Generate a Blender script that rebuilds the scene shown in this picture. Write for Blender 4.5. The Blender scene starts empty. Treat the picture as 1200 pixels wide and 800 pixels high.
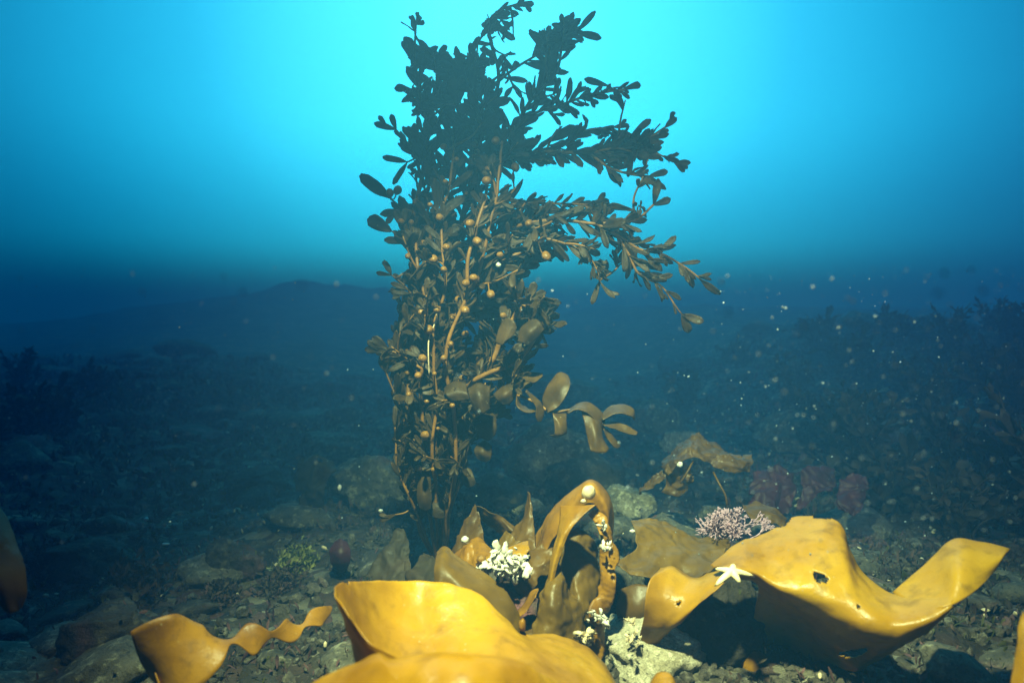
import bpy, bmesh, math, random
from mathutils import Vector, Matrix, noise, Quaternion

random.seed(7)
R = math.radians
scene = bpy.context.scene
COL = scene.collection

# ------------------------------------------------------------------ camera
F = 800.0                      # focal length in photo pixels (photo 1200 x 800)
PITCH = math.atan(30 / F)      # looks a touch down: horizon at row 370
CAM = Vector((0, 0, 0.5))
FWD = Vector((0, math.cos(PITCH), -math.sin(PITCH)))
UP = Vector((0, math.sin(PITCH), math.cos(PITCH)))
RIGHT = Vector((1, 0, 0))
cd = bpy.data.cameras.new('camera')
cam = bpy.data.objects.new('camera', cd)
COL.objects.link(cam)
cam.location = CAM
cam.rotation_euler = (R(90) - PITCH, 0, 0)
cd.lens = 24
cd.sensor_width = 36
cd.clip_start = 0.02
cd.clip_end = 500
cd.dof.use_dof = True
cd.dof.focus_distance = 1.18
cd.dof.aperture_fstop = 4.0
scene.camera = cam

# ------------------------------------------------------------------ world, sun, exposure
SUN_EL, SUN_AZ = R(58), R(0)
world = bpy.data.worlds.new('World')
scene.world = world
world.use_nodes = True
wt = world.node_tree
wt.nodes.clear()
wo = wt.nodes.new('ShaderNodeOutputWorld')
bg = wt.nodes.new('ShaderNodeBackground')
sky = wt.nodes.new('ShaderNodeTexSky')
sky.sky_type = 'NISHITA'
sky.sun_disc = False
sky.sun_elevation = SUN_EL
sky.sun_rotation = SUN_AZ
lum = wt.nodes.new('ShaderNodeRGBToBW')
tc = wt.nodes.new('ShaderNodeTexCoord')
dot = wt.nodes.new('ShaderNodeVectorMath')
dot.operation = 'DOT_PRODUCT'
ax = Vector((-0.02, math.cos(R(21)), math.sin(R(21)))).normalized()
dot.inputs[1].default_value = ax
ramp = wt.nodes.new('ShaderNodeValToRGB')      # light under water: bright towards the refracted sun, deep blue away from it
ramp.color_ramp.interpolation = 'B_SPLINE'
els = ramp.color_ramp.elements
def ang(a): return math.cos(R(a))
stops = [(0.0, (0.0005, 0.006, 0.018)), (ang(60), (0.001, 0.022, 0.055)), (ang(46), (0.002, 0.062, 0.135)),
         (ang(36), (0.004, 0.14, 0.31)), (ang(22), (0.014, 0.345, 0.64)), (ang(9), (0.06, 0.55, 0.82)), (1.0, (0.09, 0.63, 0.90))]
els[0].position, els[0].color = stops[0][0], (*stops[0][1], 1)
els[1].position, els[1].color = stops[-1][0], (*stops[-1][1], 1)
for p, c in stops[1:-1]:
    e = els.new(p)
    e.color = (*c, 1)
mul = wt.nodes.new('ShaderNodeVectorMath')
mul.operation = 'MULTIPLY'
scl = wt.nodes.new('ShaderNodeVectorMath')
scl.operation = 'SCALE'
scl.inputs['Scale'].default_value = 4.1
bg.inputs['Strength'].default_value = 0.12
L = wt.links.new
L(sky.outputs[0], lum.inputs[0])
L(tc.outputs['Generated'], dot.inputs[0])
L(dot.outputs['Value'], ramp.inputs[0])
L(ramp.outputs[0], mul.inputs[0])
L(lum.outputs[0], mul.inputs[1])
sepz = wt.nodes.new('ShaderNodeSeparateXYZ')
L(tc.outputs['Generated'], sepz.inputs[0])
low = wt.nodes.new('ShaderNodeValToRGB')        # little daylight reaches the eye from near the horizontal under water
low.color_ramp.interpolation = 'EASE'
le = low.color_ramp.elements
le[0].position, le[0].color = 0.0, (0.10, 0.24, 0.34, 1)
le[1].position, le[1].color = 0.28, (1, 1, 1, 1)
q = le.new(0.11); q.color = (0.58, 0.70, 0.76, 1)
mu2 = wt.nodes.new('ShaderNodeVectorMath')
mu2.operation = 'MULTIPLY'
L(sepz.outputs['Z'], low.inputs[0])
L(mul.outputs[0], mu2.inputs[0])
L(low.outputs[0], mu2.inputs[1])
L(mu2.outputs[0], scl.inputs[0])
L(scl.outputs[0], bg.inputs[0])
L(bg.outputs[0], wo.inputs[0])

sd = bpy.data.lights.new('sun', 'SUN')
sd.energy = 0.55
sd.angle = R(30)
sd.color = (0.12, 0.62, 1.0)
sun = bpy.data.objects.new('sun', sd)
COL.objects.link(sun)
sdir = Vector((math.sin(SUN_AZ) * math.cos(SUN_EL), math.cos(SUN_AZ) * math.cos(SUN_EL), math.sin(SUN_EL)))
sun.rotation_euler = sdir.to_track_quat('Z', 'Y').to_euler()
sun.location = (0, 0, 6)

def strobe(name, loc, aim, power, size, blend, color):
    d = bpy.data.lights.new(name, 'SPOT')
    d.energy = power
    d.spot_size = R(size)
    d.spot_blend = blend
    d.shadow_soft_size = 0.03
    d.color = color
    o = bpy.data.objects.new(name, d)
    COL.objects.link(o)
    o.location = loc
    o.rotation_euler = (Vector(loc) - Vector(aim)).to_track_quat('Z', 'Y').to_euler()
# the diver's two lamps, which light the kelp in front of the camera
strobe('dive_lamp', (-0.10, 0.46, 1.26), (0.12, 0.97, 0.11), 370, 72, 1.0, (1.0, 0.92, 0.48))
strobe('dive_lamp', (0.80, 0.10, 0.80), (0.72, 1.6, 0.62), 110, 62, 1.0, (1.0, 0.95, 0.95))

vs = scene.view_settings
vs.view_transform = 'Standard'
vs.look = 'None'
vs.exposure = 0
vs.gamma = 1
vs.use_curve_mapping = False
scene.render.engine = 'CYCLES'
cy = scene.cycles
cy.use_denoising = True
cy.max_bounces = 6
cy.diffuse_bounces = 2
cy.glossy_bounces = 2
cy.transmission_bounces = 3
cy.volume_bounces = 0
cy.transparent_max_bounces = 6
cy.caustics_reflective = False
cy.caustics_refractive = False
cy.sample_clamp_indirect = 4

# ------------------------------------------------------------------ helpers
def at(px, py, d):
    return CAM + (RIGHT * ((px - 600) / F) + UP * ((400 - py) / F) + FWD) * d

def proj(p):
    v = p - CAM
    d = v.dot(FWD)
    return 600 + F * v.dot(RIGHT) / d, 400 - F * v.dot(UP) / d, d

def ss(a, b, x):
    t = min(1, max(0, (x - a) / (b - a)))
    return t * t * (3 - 2 * t)

def tag(o, label=None, cat=None, group=None, kind=None):
    if label: o['label'] = label
    if cat: o['category'] = cat
    if group: o['group'] = group
    if kind: o['kind'] = kind
    return o

def empty(name, loc, label, cat, group=None):
    o = bpy.data.objects.new(name, None)
    COL.objects.link(o)
    o.location = loc
    o.empty_display_size = 0.05
    return tag(o, label, cat, group)

class MB:
    def __init__(self):
        self.v, self.f = [], []
    def grid(self, G, skip=None):
        b = len(self.v)
        n, m = len(G), len(G[0])
        for row in G:
            self.v.extend([tuple(p) for p in row])
        for i in range(n - 1):
            for j in range(m - 1):
                if skip and skip(i, j): continue
                self.f.append((b + i * m + j, b + (i + 1) * m + j, b + (i + 1) * m + j + 1, b + i * m + j + 1))
    def tube(self, pts, radii, n=8):
        b = len(self.v)
        k = len(pts)
        ref = None
        for i, p in enumerate(pts):
            t = (pts[min(i + 1, k - 1)] - pts[max(i - 1, 0)])
            t = t.normalized() if t.length > 1e-9 else Vector((0, 0, 1))
            if ref is None:
                ref = t.orthogonal().normalized()
            ref = (ref - t * ref.dot(t))
            ref = ref.normalized() if ref.length > 1e-6 else t.orthogonal().normalized()
            bi = t.cross(ref)
            for j in range(n):
                a = 2 * math.pi * j / n
                self.v.append(tuple(p + (ref * math.cos(a) + bi * math.sin(a)) * radii[i]))
        for i in range(k - 1):
            for j in range(n):
                self.f.append((b + i * n + j, b + i * n + (j + 1) % n, b + (i + 1) * n + (j + 1) % n, b + (i + 1) * n + j))
        self.f.append(tuple(b + j for j in reversed(range(n))))
        self.f.append(tuple(b + (k - 1) * n + j for j in range(n)))
    def ball(self, c, r, seg=10, ring=7, sx=1, sy=1, sz=1, q=None, lump=0.0):
        b = len(self.v)
        for i in range(ring + 1):
            th = math.pi * i / ring
            for j in range(seg):
                ph = 2 * math.pi * j / seg
                d = Vector((math.sin(th) * math.cos(ph), math.sin(th) * math.sin(ph), math.cos(th)))
                rr = r * (1 + lump * noise.noise(d * 1.7 + Vector(c) * 9))
                d = Vector((d.x * sx, d.y * sy, d.z * sz)) * rr
                if q: d = q @ d
                self.v.append(tuple(Vector(c) + d))
        for i in range(ring):
            for j in range(seg):
                self.f.append((b + i * seg + j, b + (i + 1) * seg + j, b + (i + 1) * seg + (j + 1) % seg, b + i * seg + (j + 1) % seg))
    def build(self, name, mat, parent=None, thick=0, smooth=True, origin=None, world=False):
        me = bpy.data.meshes.new(name)
        off = Vector(origin) if origin is not None else (parent.matrix_world.translation if False else None)
        if parent and world:
            off = parent.location
        if off is not None:
            self.v = [tuple(Vector(p) - off) for p in self.v]
        me.from_pydata(self.v, [], self.f)
        me.validate()
        if smooth:
            me.polygons.foreach_set('use_smooth', [True] * len(me.polygons))
        me.materials.append(mat)
        me.update()
        o = bpy.data.objects.new(name, me)
        COL.objects.link(o)
        if parent:
            o.parent = parent
            o.matrix_parent_inverse = Matrix.Identity(4)
        if off is not None and not parent:
            o.location = off
        if thick:
            s = o.modifiers.new('thickness', 'SOLIDIFY')
            s.thickness = thick
            s.offset = 0
        return o

def cr(p0, p1, p2, p3, t):
    return 0.5 * ((2 * p1) + (p2 - p0) * t + (2 * p0 - 5 * p1 + 4 * p2 - p3) * t * t + (3 * p1 - p0 - 3 * p2 + p3) * t ** 3)

def spline(pts, n):
    k = len(pts)
    out = []
    for i in range(n):
        s = (k - 1) * i / (n - 1)
        a = min(int(s), k - 2)
        t = s - a
        p1, p2 = pts[a], pts[a + 1]
        p0 = pts[a - 1] if a > 0 else p1 * 2 - p2
        p3 = pts[a + 2] if a + 2 < k else p2 * 2 - p1
        out.append(cr(p0, p1, p2, p3, t))
    return out

def surf(ctrl, nu, nv):
    """ctrl: rows of Vectors -> fine grid nu x nv"""
    rows = [spline(r, nv) for r in ctrl]
    cols = [spline([rows[i][j] for i in range(len(rows))], nu) for j in range(nv)]
    return [[cols[j][i] for j in range(nv)] for i in range(nu)]

def ruffle(G, amp, freq, edge=1.0, seed=0):
    n, m = len(G), len(G[0])
    N = [[None] * m for _ in range(n)]
    for i in range(n):
        for j in range(m):
            du = G[min(i + 1, n - 1)][j] - G[max(i - 1, 0)][j]
            dv = G[i][min(j + 1, m - 1)] - G[i][max(j - 1, 0)]
            c = du.cross(dv)
            N[i][j] = c.normalized() if c.length > 1e-12 else Vector((0, 0, 1))
    off = Vector((seed * 3.1, seed * 1.7, seed))
    H = []
    for i in range(n):
        row = []
        for j in range(m):
            e = max(abs(2 * i / (n - 1) - 1), abs(2 * j / (m - 1) - 1))
            w = (1 - edge) + edge * e ** 3
            p = G[i][j]
            d = noise.noise((p + off) * freq) * 0.8 + 0.35 * noise.noise((p + off) * freq * 2.7) + 0.2 * noise.noise((p + off) * freq * 7)
            row.append(p + N[i][j] * (d * amp * w))
        H.append(row)
    return H

# ------------------------------------------------------------------ materials
def nodes(name):
    m = bpy.data.materials.new(name)
    m.use_nodes = True
    t = m.node_tree
    b = t.nodes['Principled BSDF']
    return m, t, b

def tex_noise(t, vec, scale, detail=4, rough=0.55):
    n = t.nodes.new('ShaderNodeTexNoise')
    n.inputs['Scale'].default_value = scale
    n.inputs['Detail'].default_value = detail
    n.inputs['Roughness'].default_value = rough
    t.links.new(vec, n.inputs['Vector'])
    return n.outputs['Fac']

def ramp_node(t, fac, stops, interp='LINEAR'):
    r = t.nodes.new('ShaderNodeValToRGB')
    r.color_ramp.interpolation = interp
    e = r.color_ramp.elements
    e[0].position, e[0].color = stops[0][0], (*stops[0][1], 1)
    e[1].position, e[1].color = stops[-1][0], (*stops[-1][1], 1)
    for p, c in stops[1:-1]:
        q = e.new(p)
        q.color = (*c, 1)
    t.links.new(fac, r.inputs[0])
    return r.outputs[0]

def mixc(t, fac, a, b):
    m = t.nodes.new('ShaderNodeMix')
    m.data_type = 'RGBA'
    if isinstance(fac, (int, float)): m.inputs[0].default_value = fac
    else: t.links.new(fac, m.inputs[0])
    for k, s in ((6, a), (7, b)):
        if isinstance(s, tuple): m.inputs[k].default_value = (*s, 1)
        else: t.links.new(s, m.inputs[k])
    return m.outputs[2]

def bump(t, b, h, strength, dist):
    n = t.nodes.new('ShaderNodeBump')
    n.inputs['Strength'].default_value = strength
    n.inputs['Distance'].default_value = dist
    t.links.new(h, n.inputs['Height'])
    t.links.new(n.outputs[0], b.inputs['Normal'])
    return n.outputs[0]

def geo_pos(t):
    return t.nodes.new('ShaderNodeNewGeometry').outputs['Position']

def blade_mat(name, c1, c2, c3, scale=9, transl=0.3, tcol=None, rough=0.38, specks=0.0, spec=0.28, bstr=0.25):
    m, t, b = nodes(name)
    P = t.nodes.new('ShaderNodeTexCoord').outputs['Object']
    n1 = tex_noise(t, P, scale, 5)
    n2 = tex_noise(t, P, scale * 6, 6, 0.65)
    col = ramp_node(t, n1, [(0.3, c1), (0.5, c2), (0.72, c3)])
    col = mixc(t, ramp_node(t, n2, [(0.52, (0, 0, 0)), (0.75, (0.55,) * 3)]), col, tuple(x * 0.45 for x in c1))
    if specks:
        v = t.nodes.new('ShaderNodeTexVoronoi')
        v.inputs['Scale'].default_value = 120
        t.links.new(P, v.inputs['Vector'])
        dots = ramp_node(t, v.outputs['Distance'], [(0.10, (1,) * 3), (0.17, (0,) * 3)])
        gate = ramp_node(t, tex_noise(t, P, scale * 2.3, 3), [(0.52, (0,) * 3), (0.66, (1,) * 3)])
        mm = t.nodes.new('ShaderNodeMath'); mm.operation = 'MULTIPLY'
        t.links.new(dots, mm.inputs[0]); t.links.new(gate, mm.inputs[1])
        m2 = t.nodes.new('ShaderNodeMath'); m2.operation = 'MULTIPLY'; m2.inputs[1].default_value = specks
        t.links.new(mm.outputs[0], m2.inputs[0])
        col = mixc(t, m2.outputs[0], col, (0.5, 0.42, 0.28))
    t.links.new(col, b.inputs['Base Color'])
    rr = ramp_node(t, n2, [(0.3, (rough - 0.08,) * 3), (0.7, (rough + 0.14,) * 3)])
    t.links.new(rr, b.inputs['Roughness'])
    b.inputs['Specular IOR Level'].default_value = spec
    nb = bump(t, b, n2, bstr, 0.004)
    if transl:
        tr = t.nodes.new('ShaderNodeBsdfTranslucent')
        hs = t.nodes.new('ShaderNodeHueSaturation')
        hs.inputs['Saturation'].default_value = 1.15
        hs.inputs['Value'].default_value = 1.3
        t.links.new(col, hs.inputs['Color'])
        t.links.new(hs.outputs[0], tr.inputs['Color'])
        mx = t.nodes.new('ShaderNodeMixShader')
        mx.inputs[0].default_value = transl
        t.links.new(b.outputs[0], mx.inputs[1])
        t.links.new(tr.outputs[0], mx.inputs[2])
        t.links.new(mx.outputs[0], t.nodes['Material Output'].inputs['Surface'])
    return m

def rock_mat(name, dark, mid, pale, pale_amt=0.6, pink=0.3, scale=1.0):
    m, t, b = nodes(name)
    P = geo_pos(t)
    n1 = tex_noise(t, P, 9 * scale, 6, 0.62)
    n2 = tex_noise(t, P, 46 * scale, 6, 0.7)
    n3 = tex_noise(t, P, 5 * scale, 3)
    col = ramp_node(t, n1, [(0.32, dark), (0.55, mid), (0.75, tuple(x * 1.25 for x in mid))])
    col = mixc(t, ramp_node(t, n2, [(0.53, (0,) * 3), (0.62, (pale_amt,) * 3)]), col, pale)
    pk = ramp_node(t, n3, [(0.56, (0,) * 3), (0.66, (pink,) * 3)])
    col = mixc(t, pk, col, (0.20, 0.075, 0.085))
    n4 = tex_noise(t, P, 120 * scale, 4, 0.7)
    col = mixc(t, ramp_node(t, n4, [(0.5, (0,) * 3), (0.68, (0.75,) * 3)]), col, tuple(x * 0.3 for x in dark))
    t.links.new(col, b.inputs['Base Color'])
    b.inputs['Roughness'].default_value = 0.85
    b.inputs['Specular IOR Level'].default_value = 0.25
    bump(t, b, n2, 0.9, 0.012)
    return m

def plain(name, c, rough=0.5, var=0.35, scale=60, transl=0.0):
    m, t, b = nodes(name)
    P = geo_pos(t)
    n = tex_noise(t, P, scale, 4)
    col = ramp_node(t, n, [(0.3, tuple(x * (1 - var) for x in c)), (0.7, tuple(min(1, x * (1 + var)) for x in c))])
    t.links.new(col, b.inputs['Base Color'])
    b.inputs['Roughness'].default_value = rough
    bump(t, b, n, 0.3, 0.003)
    if transl:
        tr = t.nodes.new('ShaderNodeBsdfTranslucent')
        t.links.new(col, tr.inputs['Color'])
        mx = t.nodes.new('ShaderNodeMixShader')
        mx.inputs[0].default_value = transl
        t.links.new(b.outputs[0], mx.inputs[1]); t.links.new(tr.outputs[0], mx.inputs[2])
        t.links.new(mx.outputs[0], t.nodes['Material Output'].inputs['Surface'])
    return m

M = {}
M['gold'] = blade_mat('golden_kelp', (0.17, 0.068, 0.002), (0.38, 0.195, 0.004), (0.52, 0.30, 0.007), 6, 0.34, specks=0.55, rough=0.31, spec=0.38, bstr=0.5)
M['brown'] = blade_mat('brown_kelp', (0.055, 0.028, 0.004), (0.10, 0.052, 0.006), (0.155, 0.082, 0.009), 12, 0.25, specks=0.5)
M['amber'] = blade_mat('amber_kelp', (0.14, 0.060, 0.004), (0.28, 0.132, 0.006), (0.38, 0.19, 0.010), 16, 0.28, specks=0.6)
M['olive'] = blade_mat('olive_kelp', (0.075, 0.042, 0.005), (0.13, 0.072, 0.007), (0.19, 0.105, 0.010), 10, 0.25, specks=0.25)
M['leaf'] = blade_mat('rockweed_blade', (0.026, 0.016, 0.004), (0.047, 0.028, 0.006), (0.082, 0.046, 0.009), 22, 0.36, rough=0.5, specks=0.35)
M['leaf_big'] = blade_mat('rockweed_broad_blade', (0.045, 0.026, 0.006), (0.075, 0.043, 0.009), (0.115, 0.064, 0.012), 22, 0.25, rough=0.4, specks=0.5)
M['stem'] = blade_mat('rockweed_stem', (0.09, 0.042, 0.007), (0.17, 0.080, 0.011), (0.24, 0.115, 0.017), 30, 0, rough=0.45)
M['bladder'] = blade_mat('float_bladder', (0.13, 0.066, 0.010), (0.21, 0.105, 0.015), (0.30, 0.15, 0.024), 60, 0.15, rough=0.3)
M['bush'] = blade_mat('dark_seaweed', (0.020, 0.016, 0.009), (0.036, 0.026, 0.013), (0.06, 0.038, 0.02), 14, 0.15, rough=0.6, spec=0.2)
M['tuft'] = blade_mat('green_tuft', (0.11, 0.12, 0.03), (0.2, 0.2, 0.06), (0.3, 0.27, 0.1), 40, 0.15, rough=0.6, spec=0.2)
M['turf'] = blade_mat('algal_turf', (0.030, 0.022, 0.018), (0.07, 0.05, 0.035), (0.12, 0.06, 0.055), 30, 0.1, rough=0.7, spec=0.2)
M['red'] = blade_mat('red_algae', (0.030, 0.009, 0.012), (0.055, 0.013, 0.018), (0.085, 0.02, 0.026), 20, 0.3, rough=0.45)
M['pink'] = plain('coralline_pink', (0.36, 0.22, 0.29), 0.7, 0.3, 90)
M['white'] = plain('shell_white', (0.56, 0.53, 0.47), 0.5, 0.15, 120)
M['cream'] = plain('shell_cream', (0.55, 0.44, 0.28), 0.6, 0.3, 120)
M['star'] = plain('starfish_skin', (0.74, 0.62, 0.36), 0.6, 0.12, 200)
M['snow'] = plain('marine_snow', (0.28, 0.37, 0.45), 0.8, 0.2, 50, 0.5)
M['rock'] = rock_mat('grey_rock', (0.03, 0.026, 0.019), (0.10, 0.088, 0.064), (0.32, 0.30, 0.21), 0.55, 0.45)
M['rock_dark'] = rock_mat('dark_rock', (0.016, 0.013, 0.010), (0.038, 0.031, 0.024), (0.17, 0.15, 0.10), 0.4, 0.7)
M['rock_pale'] = rock_mat('speckled_rock', (0.09, 0.08, 0.055), (0.24, 0.21, 0.14), (0.52, 0.48, 0.34), 0.85, 0.08, 1.6)
M['gravel'] = rock_mat('gravel_stone', (0.025, 0.02, 0.016), (0.07, 0.058, 0.045), (0.28, 0.26, 0.2), 0.45, 0.5)
M['sand'] = rock_mat('shell_sand', (0.24, 0.20, 0.12), (0.44, 0.39, 0.285), (0.66, 0.61, 0.46), 0.8, 0.05, 2.2)
M['turf_pink'] = blade_mat('coralline_turf', (0.05, 0.025, 0.025), (0.11, 0.055, 0.055), (0.17, 0.09, 0.085), 30, 0.1, rough=0.8, spec=0.15)
M['turf_green'] = blade_mat('green_turf', (0.03, 0.035, 0.012), (0.06, 0.062, 0.02), (0.11, 0.10, 0.035), 30, 0.15, rough=0.7, spec=0.15)

# ------------------------------------------------------------------ seabed
def fbm(x, y, s, o=4):
    return noise.fractal(Vector((x * s, y * s, 3.7)), 0.9, 2.1, o)

def hgt(x, y):
    z = 0.055 * fbm(x, y, 1.3) + 0.022 * fbm(x + 9, y, 4.5) + 0.008 * fbm(x, y + 5, 17, 3)
    z += 0.40 * ss(0.75, 2.3, x) * ss(0.9, 2.2, y)
    z += 0.16 * ss(0.95, 2.0, -x) * ss(0.8, 1.8, y)
    z += (1.05 + 0.22 * fbm(x, y, 0.6)) * math.exp(-((x + 4.0) / 4.6) ** 2) * ss(6.5, 17.0, y)
    z += 0.45 * ss(5.0, 14.0, y) * (0.5 + 0.5 * fbm(x, y, 0.25, 3)) * ss(-2, 6, x)
    return z

def axis(lo, hi, n, c, p):
    out = []
    for i in range(n):
        t = i / (n - 1) * 2 - 1
        s = math.copysign(abs(t) ** p, t)
        out.append(c + (s * (hi - c) if s > 0 else s * (c - lo)))
    return out
xs = axis(-42, 42, 300, 0.1, 3.2)
ys = axis(-6, 60, 300, 1.1, 3.4)
mb = MB()
mb.grid([[Vector((x, y, hgt(x, y))) for x in xs] for y in ys])
mb.f = [tuple(reversed(f)) for f in mb.f]

def seabed_mat():
    m, t, b = nodes('seabed_rubble')
    P = geo_pos(t)
    v = t.nodes.new('ShaderNodeTexVoronoi')
    v.inputs['Scale'].default_value = 38
    v.inputs['Randomness'].default_value = 1
    n0 = tex_noise(t, P, 14, 3)
    add = t.nodes.new('ShaderNodeVectorMath'); add.operation = 'MULTIPLY_ADD'
    t.links.new(n0, add.inputs[0]); add.inputs[1].default_value = (0.03, 0.03, 0.03); t.links.new(P, add.inputs[2])
    t.links.new(add.outputs[0], v.inputs['Vector'])
    sep = t.nodes.new('ShaderNodeSeparateColor')
    t.links.new(v.outputs['Color'], sep.inputs[0])
    col = ramp_node(t, sep.outputs[0], [(0.0, (0.035, 0.03, 0.024)), (0.4, (0.09, 0.075, 0.055)), (0.7, (0.12, 0.06, 0.055)), (0.82, (0.16, 0.14, 0.10)), (1.0, (0.32, 0.29, 0.22))])
    big = tex_noise(t, P, 3.2, 4)
    col = mixc(t, ramp_node(t, big, [(0.42, (0.75,) * 3), (0.6, (0.0,) * 3)]), col, (0.03, 0.022, 0.016))
    f = tex_noise(t, P, 110, 5, 0.7)
    col = mixc(t, ramp_node(t, f, [(0.6, (0,) * 3), (0.7, (0.6,) * 3)]), col, (0.42, 0.39, 0.30))
    # a patch of pale shell sand between the kelp in front
    d = t.nodes.new('ShaderNodeVectorMath'); d.operation = 'DISTANCE'
    t.links.new(P, d.inputs[0]); d.inputs[1].default_value = at(772, 775, 1.0)
    wob = t.nodes.new('ShaderNodeMath'); wob.operation = 'MULTIPLY_ADD'
    t.links.new(n0, wob.inputs[0]); wob.inputs[1].default_value = 0.12; t.links.new(d.outputs['Value'], wob.inputs[2])
    sand = ramp_node(t, wob.outputs[0], [(0.13, (0.9,) * 3), (0.19, (0,) * 3)])
    sc = ramp_node(t, f, [(0.35, (0.16, 0.14, 0.09)), (0.6, (0.40, 0.36, 0.25))])
    col = mixc(t, sand, col, sc)
    t.links.new(col, b.inputs['Base Color'])
    b.inputs['Roughness'].default_value = 0.9
    b.inputs['Specular IOR Level'].default_value = 0.2
    hm = t.nodes.new('ShaderNodeMath'); hm.operation = 'MULTIPLY_ADD'
    t.links.new(v.outputs['Distance'], hm.inputs[0]); hm.inputs[1].default_value = -1.0; t.links.new(f, hm.inputs[2])
    bump(t, b, hm.outputs[0], 0.9, 0.02)
    return m
M['seabed'] = seabed_mat()
tag(mb.build('seabed', M['seabed']), kind='structure')

# ------------------------------------------------------------------ the water itself: one even volume
hz = MB()
X0, X1, Y0, Y1, Z0, Z1 = -44, 44, -8, 62, -1.5, 1.55
c8 = [(x, y, z) for z in (Z0, Z1) for y in (Y0, Y1) for x in (X0, X1)]
hz.v = c8
hz.f = [(0, 2, 3, 1), (4, 5, 7, 6), (0, 1, 5, 4), (2, 6, 7, 3), (0, 4, 6, 2), (1, 3, 7, 5)]
hm = bpy.data.materials.new('sea_water_haze')
hm.use_nodes = True
ht = hm.node_tree
ht.nodes.clear()
ho = ht.nodes.new('ShaderNodeOutputMaterial')
pv = ht.nodes.new('ShaderNodeVolumePrincipled')
pv.inputs['Color'].default_value = (0.05, 0.215, 0.48, 1)
pv.inputs['Absorption Color'].default_value = (0.0, 0.42, 0.50, 1)
pv.inputs['Density'].default_value = 0.22
pv.inputs['Anisotropy'].default_value = 0.1
ht.links.new(pv.outputs[0], ho.inputs['Volume'])
tag(hz.build('haze', hm, smooth=False), kind='stuff')

# ------------------------------------------------------------------ rocks
def rock_mesh(name, seed, mat, sub=4, flat=0.7, rough=0.32):
    bm = bmesh.new()
    bmesh.ops.create_icosphere(bm, subdivisions=sub, radius=1)
    o = Vector((seed * 7.3, seed * 2.9, seed * 5.1))
    # a few cutting planes give the angular faces of broken stone
    rnd = random.Random(seed)
    planes = []
    for _ in range(9):
        n = Vector((rnd.gauss(0, 1), rnd.gauss(0, 1), rnd.gauss(0, 1))).normalized()
        planes.append((n, rnd.uniform(0.62, 0.95)))
    for v in bm.verts:
        d = v.co.normalized()
        r = 1 + rough * noise.noise(d * 1.3 + o)
        p = d * r
        for n, k in planes:
            e = p.dot(n) - k
            if e > 0: p = p - n * e * 0.85
        p += d * (0.10 * noise.noise(p * 3.1 + o) + 0.07 * noise.noise(p * 6.7 + o) + 0.035 * noise.noise(p * 15 + o) + 0.02 * noise.noise(p * 31 + o))
        v.co = Vector((p.x, p.y, p.z * flat))
    me = bpy.data.meshes.new(name)
    bm.to_mesh(me)
    bm.free()
    me.polygons.foreach_set('use_smooth', [True] * len(me.polygons))
    me.materials.append(mat)
    return me

def ground_hit(px, py):
    d = (at(px, py, 1.0) - CAM)
    t = 0.3
    while t < 40:
        p = CAM + d * t
        if p.z < hgt(p.x, p.y): return p
        t += 0.01 + t * 0.004
    return CAM + d * 12

ROCKS = []
def rock(x0, y0, x1, y1, mat, label, seed, depth=None, rot=None, deep=1.0, group=None, name='rock'):
    cx = (x0 + x1) / 2
    p = ground_hit(cx, y1)
    d = depth or (p - CAM).dot(FWD)
    w = (x1 - x0) / F * d / 2
    h = (y1 - y0) / F * d
    me = rock_mesh(name, seed, M[mat], 5)
    o = bpy.data.objects.new(name, me)
    COL.objects.link(o)
    bot = at(cx, y1, d)
    o.location = bot + Vector((0, w * 0.7 * deep, h * 0.42))
    o.scale = (w * 1.12, w * 0.9 * deep, h * 0.82)
    o.rotation_euler = (0, 0, random.uniform(-0.5, 0.5) if rot is None else rot)
    if mat != 'sand': ROCKS.append(o)
    return tag(o, label, 'rock', group)

rock(386, 538, 476, 600, 'rock', 'rounded grey boulder just left of the tall rockweed stems', 3)
rock(588, 506, 722, 592, 'rock', 'largest boulder, low and angular, behind the golden kelp arch', 12, deep=0.8)
rock(648, 540, 742, 600, 'rock_dark', 'smooth dark slanting rock right against the largest boulder', 23)
rock(712, 570, 768, 616, 'rock_pale', 'pale speckled rock right of the golden kelp arch', 31)
rock(776, 505, 822, 540, 'rock_pale', 'pale flat stone behind the crinkled brown kelp', 44)
rock(742, 466, 804, 512, 'rock', 'rounded boulder below the stray rockweed frond tip', 5)
rock(338, 510, 420, 545, 'rock', 'flat rock slab behind the dark standing leaf', 16)
rock(796, 690, 915, 800, 'rock_dark', 'dark rock under the starfish and the big yellow blade', 27, depth=0.95)
rock(905, 486, 985, 532, 'rock', 'broad low boulder behind the red algae sheets', 38)
rock(545, 560, 612, 602, 'rock_dark', 'rough dark rock between the rockweed stems and the largest boulder', 19)
rock(600, 588, 640, 612, 'rock_pale', 'small pale rounded stone behind the pointed brown kelp tips', 50)
rock(692, 742, 840, 836, 'sand', 'pale sandy shell crusted mound at the bottom between the yellow blades', 61, depth=0.93, deep=1.2)
rock(820, 735, 850, 765, 'sand', 'small pale crusted stone right of the sandy mound', 62, depth=1.0)
rock(600, 440, 700, 472, 'rock', 'faint low ledge far behind the stray rockweed frond', 72)
rock(440, 498, 500, 528, 'rock', 'small blue tinted rock behind the rockweed stems', 83)
rock(232, 640, 300, 690, 'rock_dark', 'dark lumpy rock left of the red leaf', 94)
rock(40, 640, 130, 690, 'rock_dark', 'encrusted rock low at the left edge of the seabed', 105)
rock(60, 720, 150, 790, 'rock_dark', 'encrusted rock left of the orange kelp ribbon', 116)
rock(480, 655, 530, 690, 'rock_dark', 'dark rock the tall rockweed grows from', 120, depth=1.32)
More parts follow.
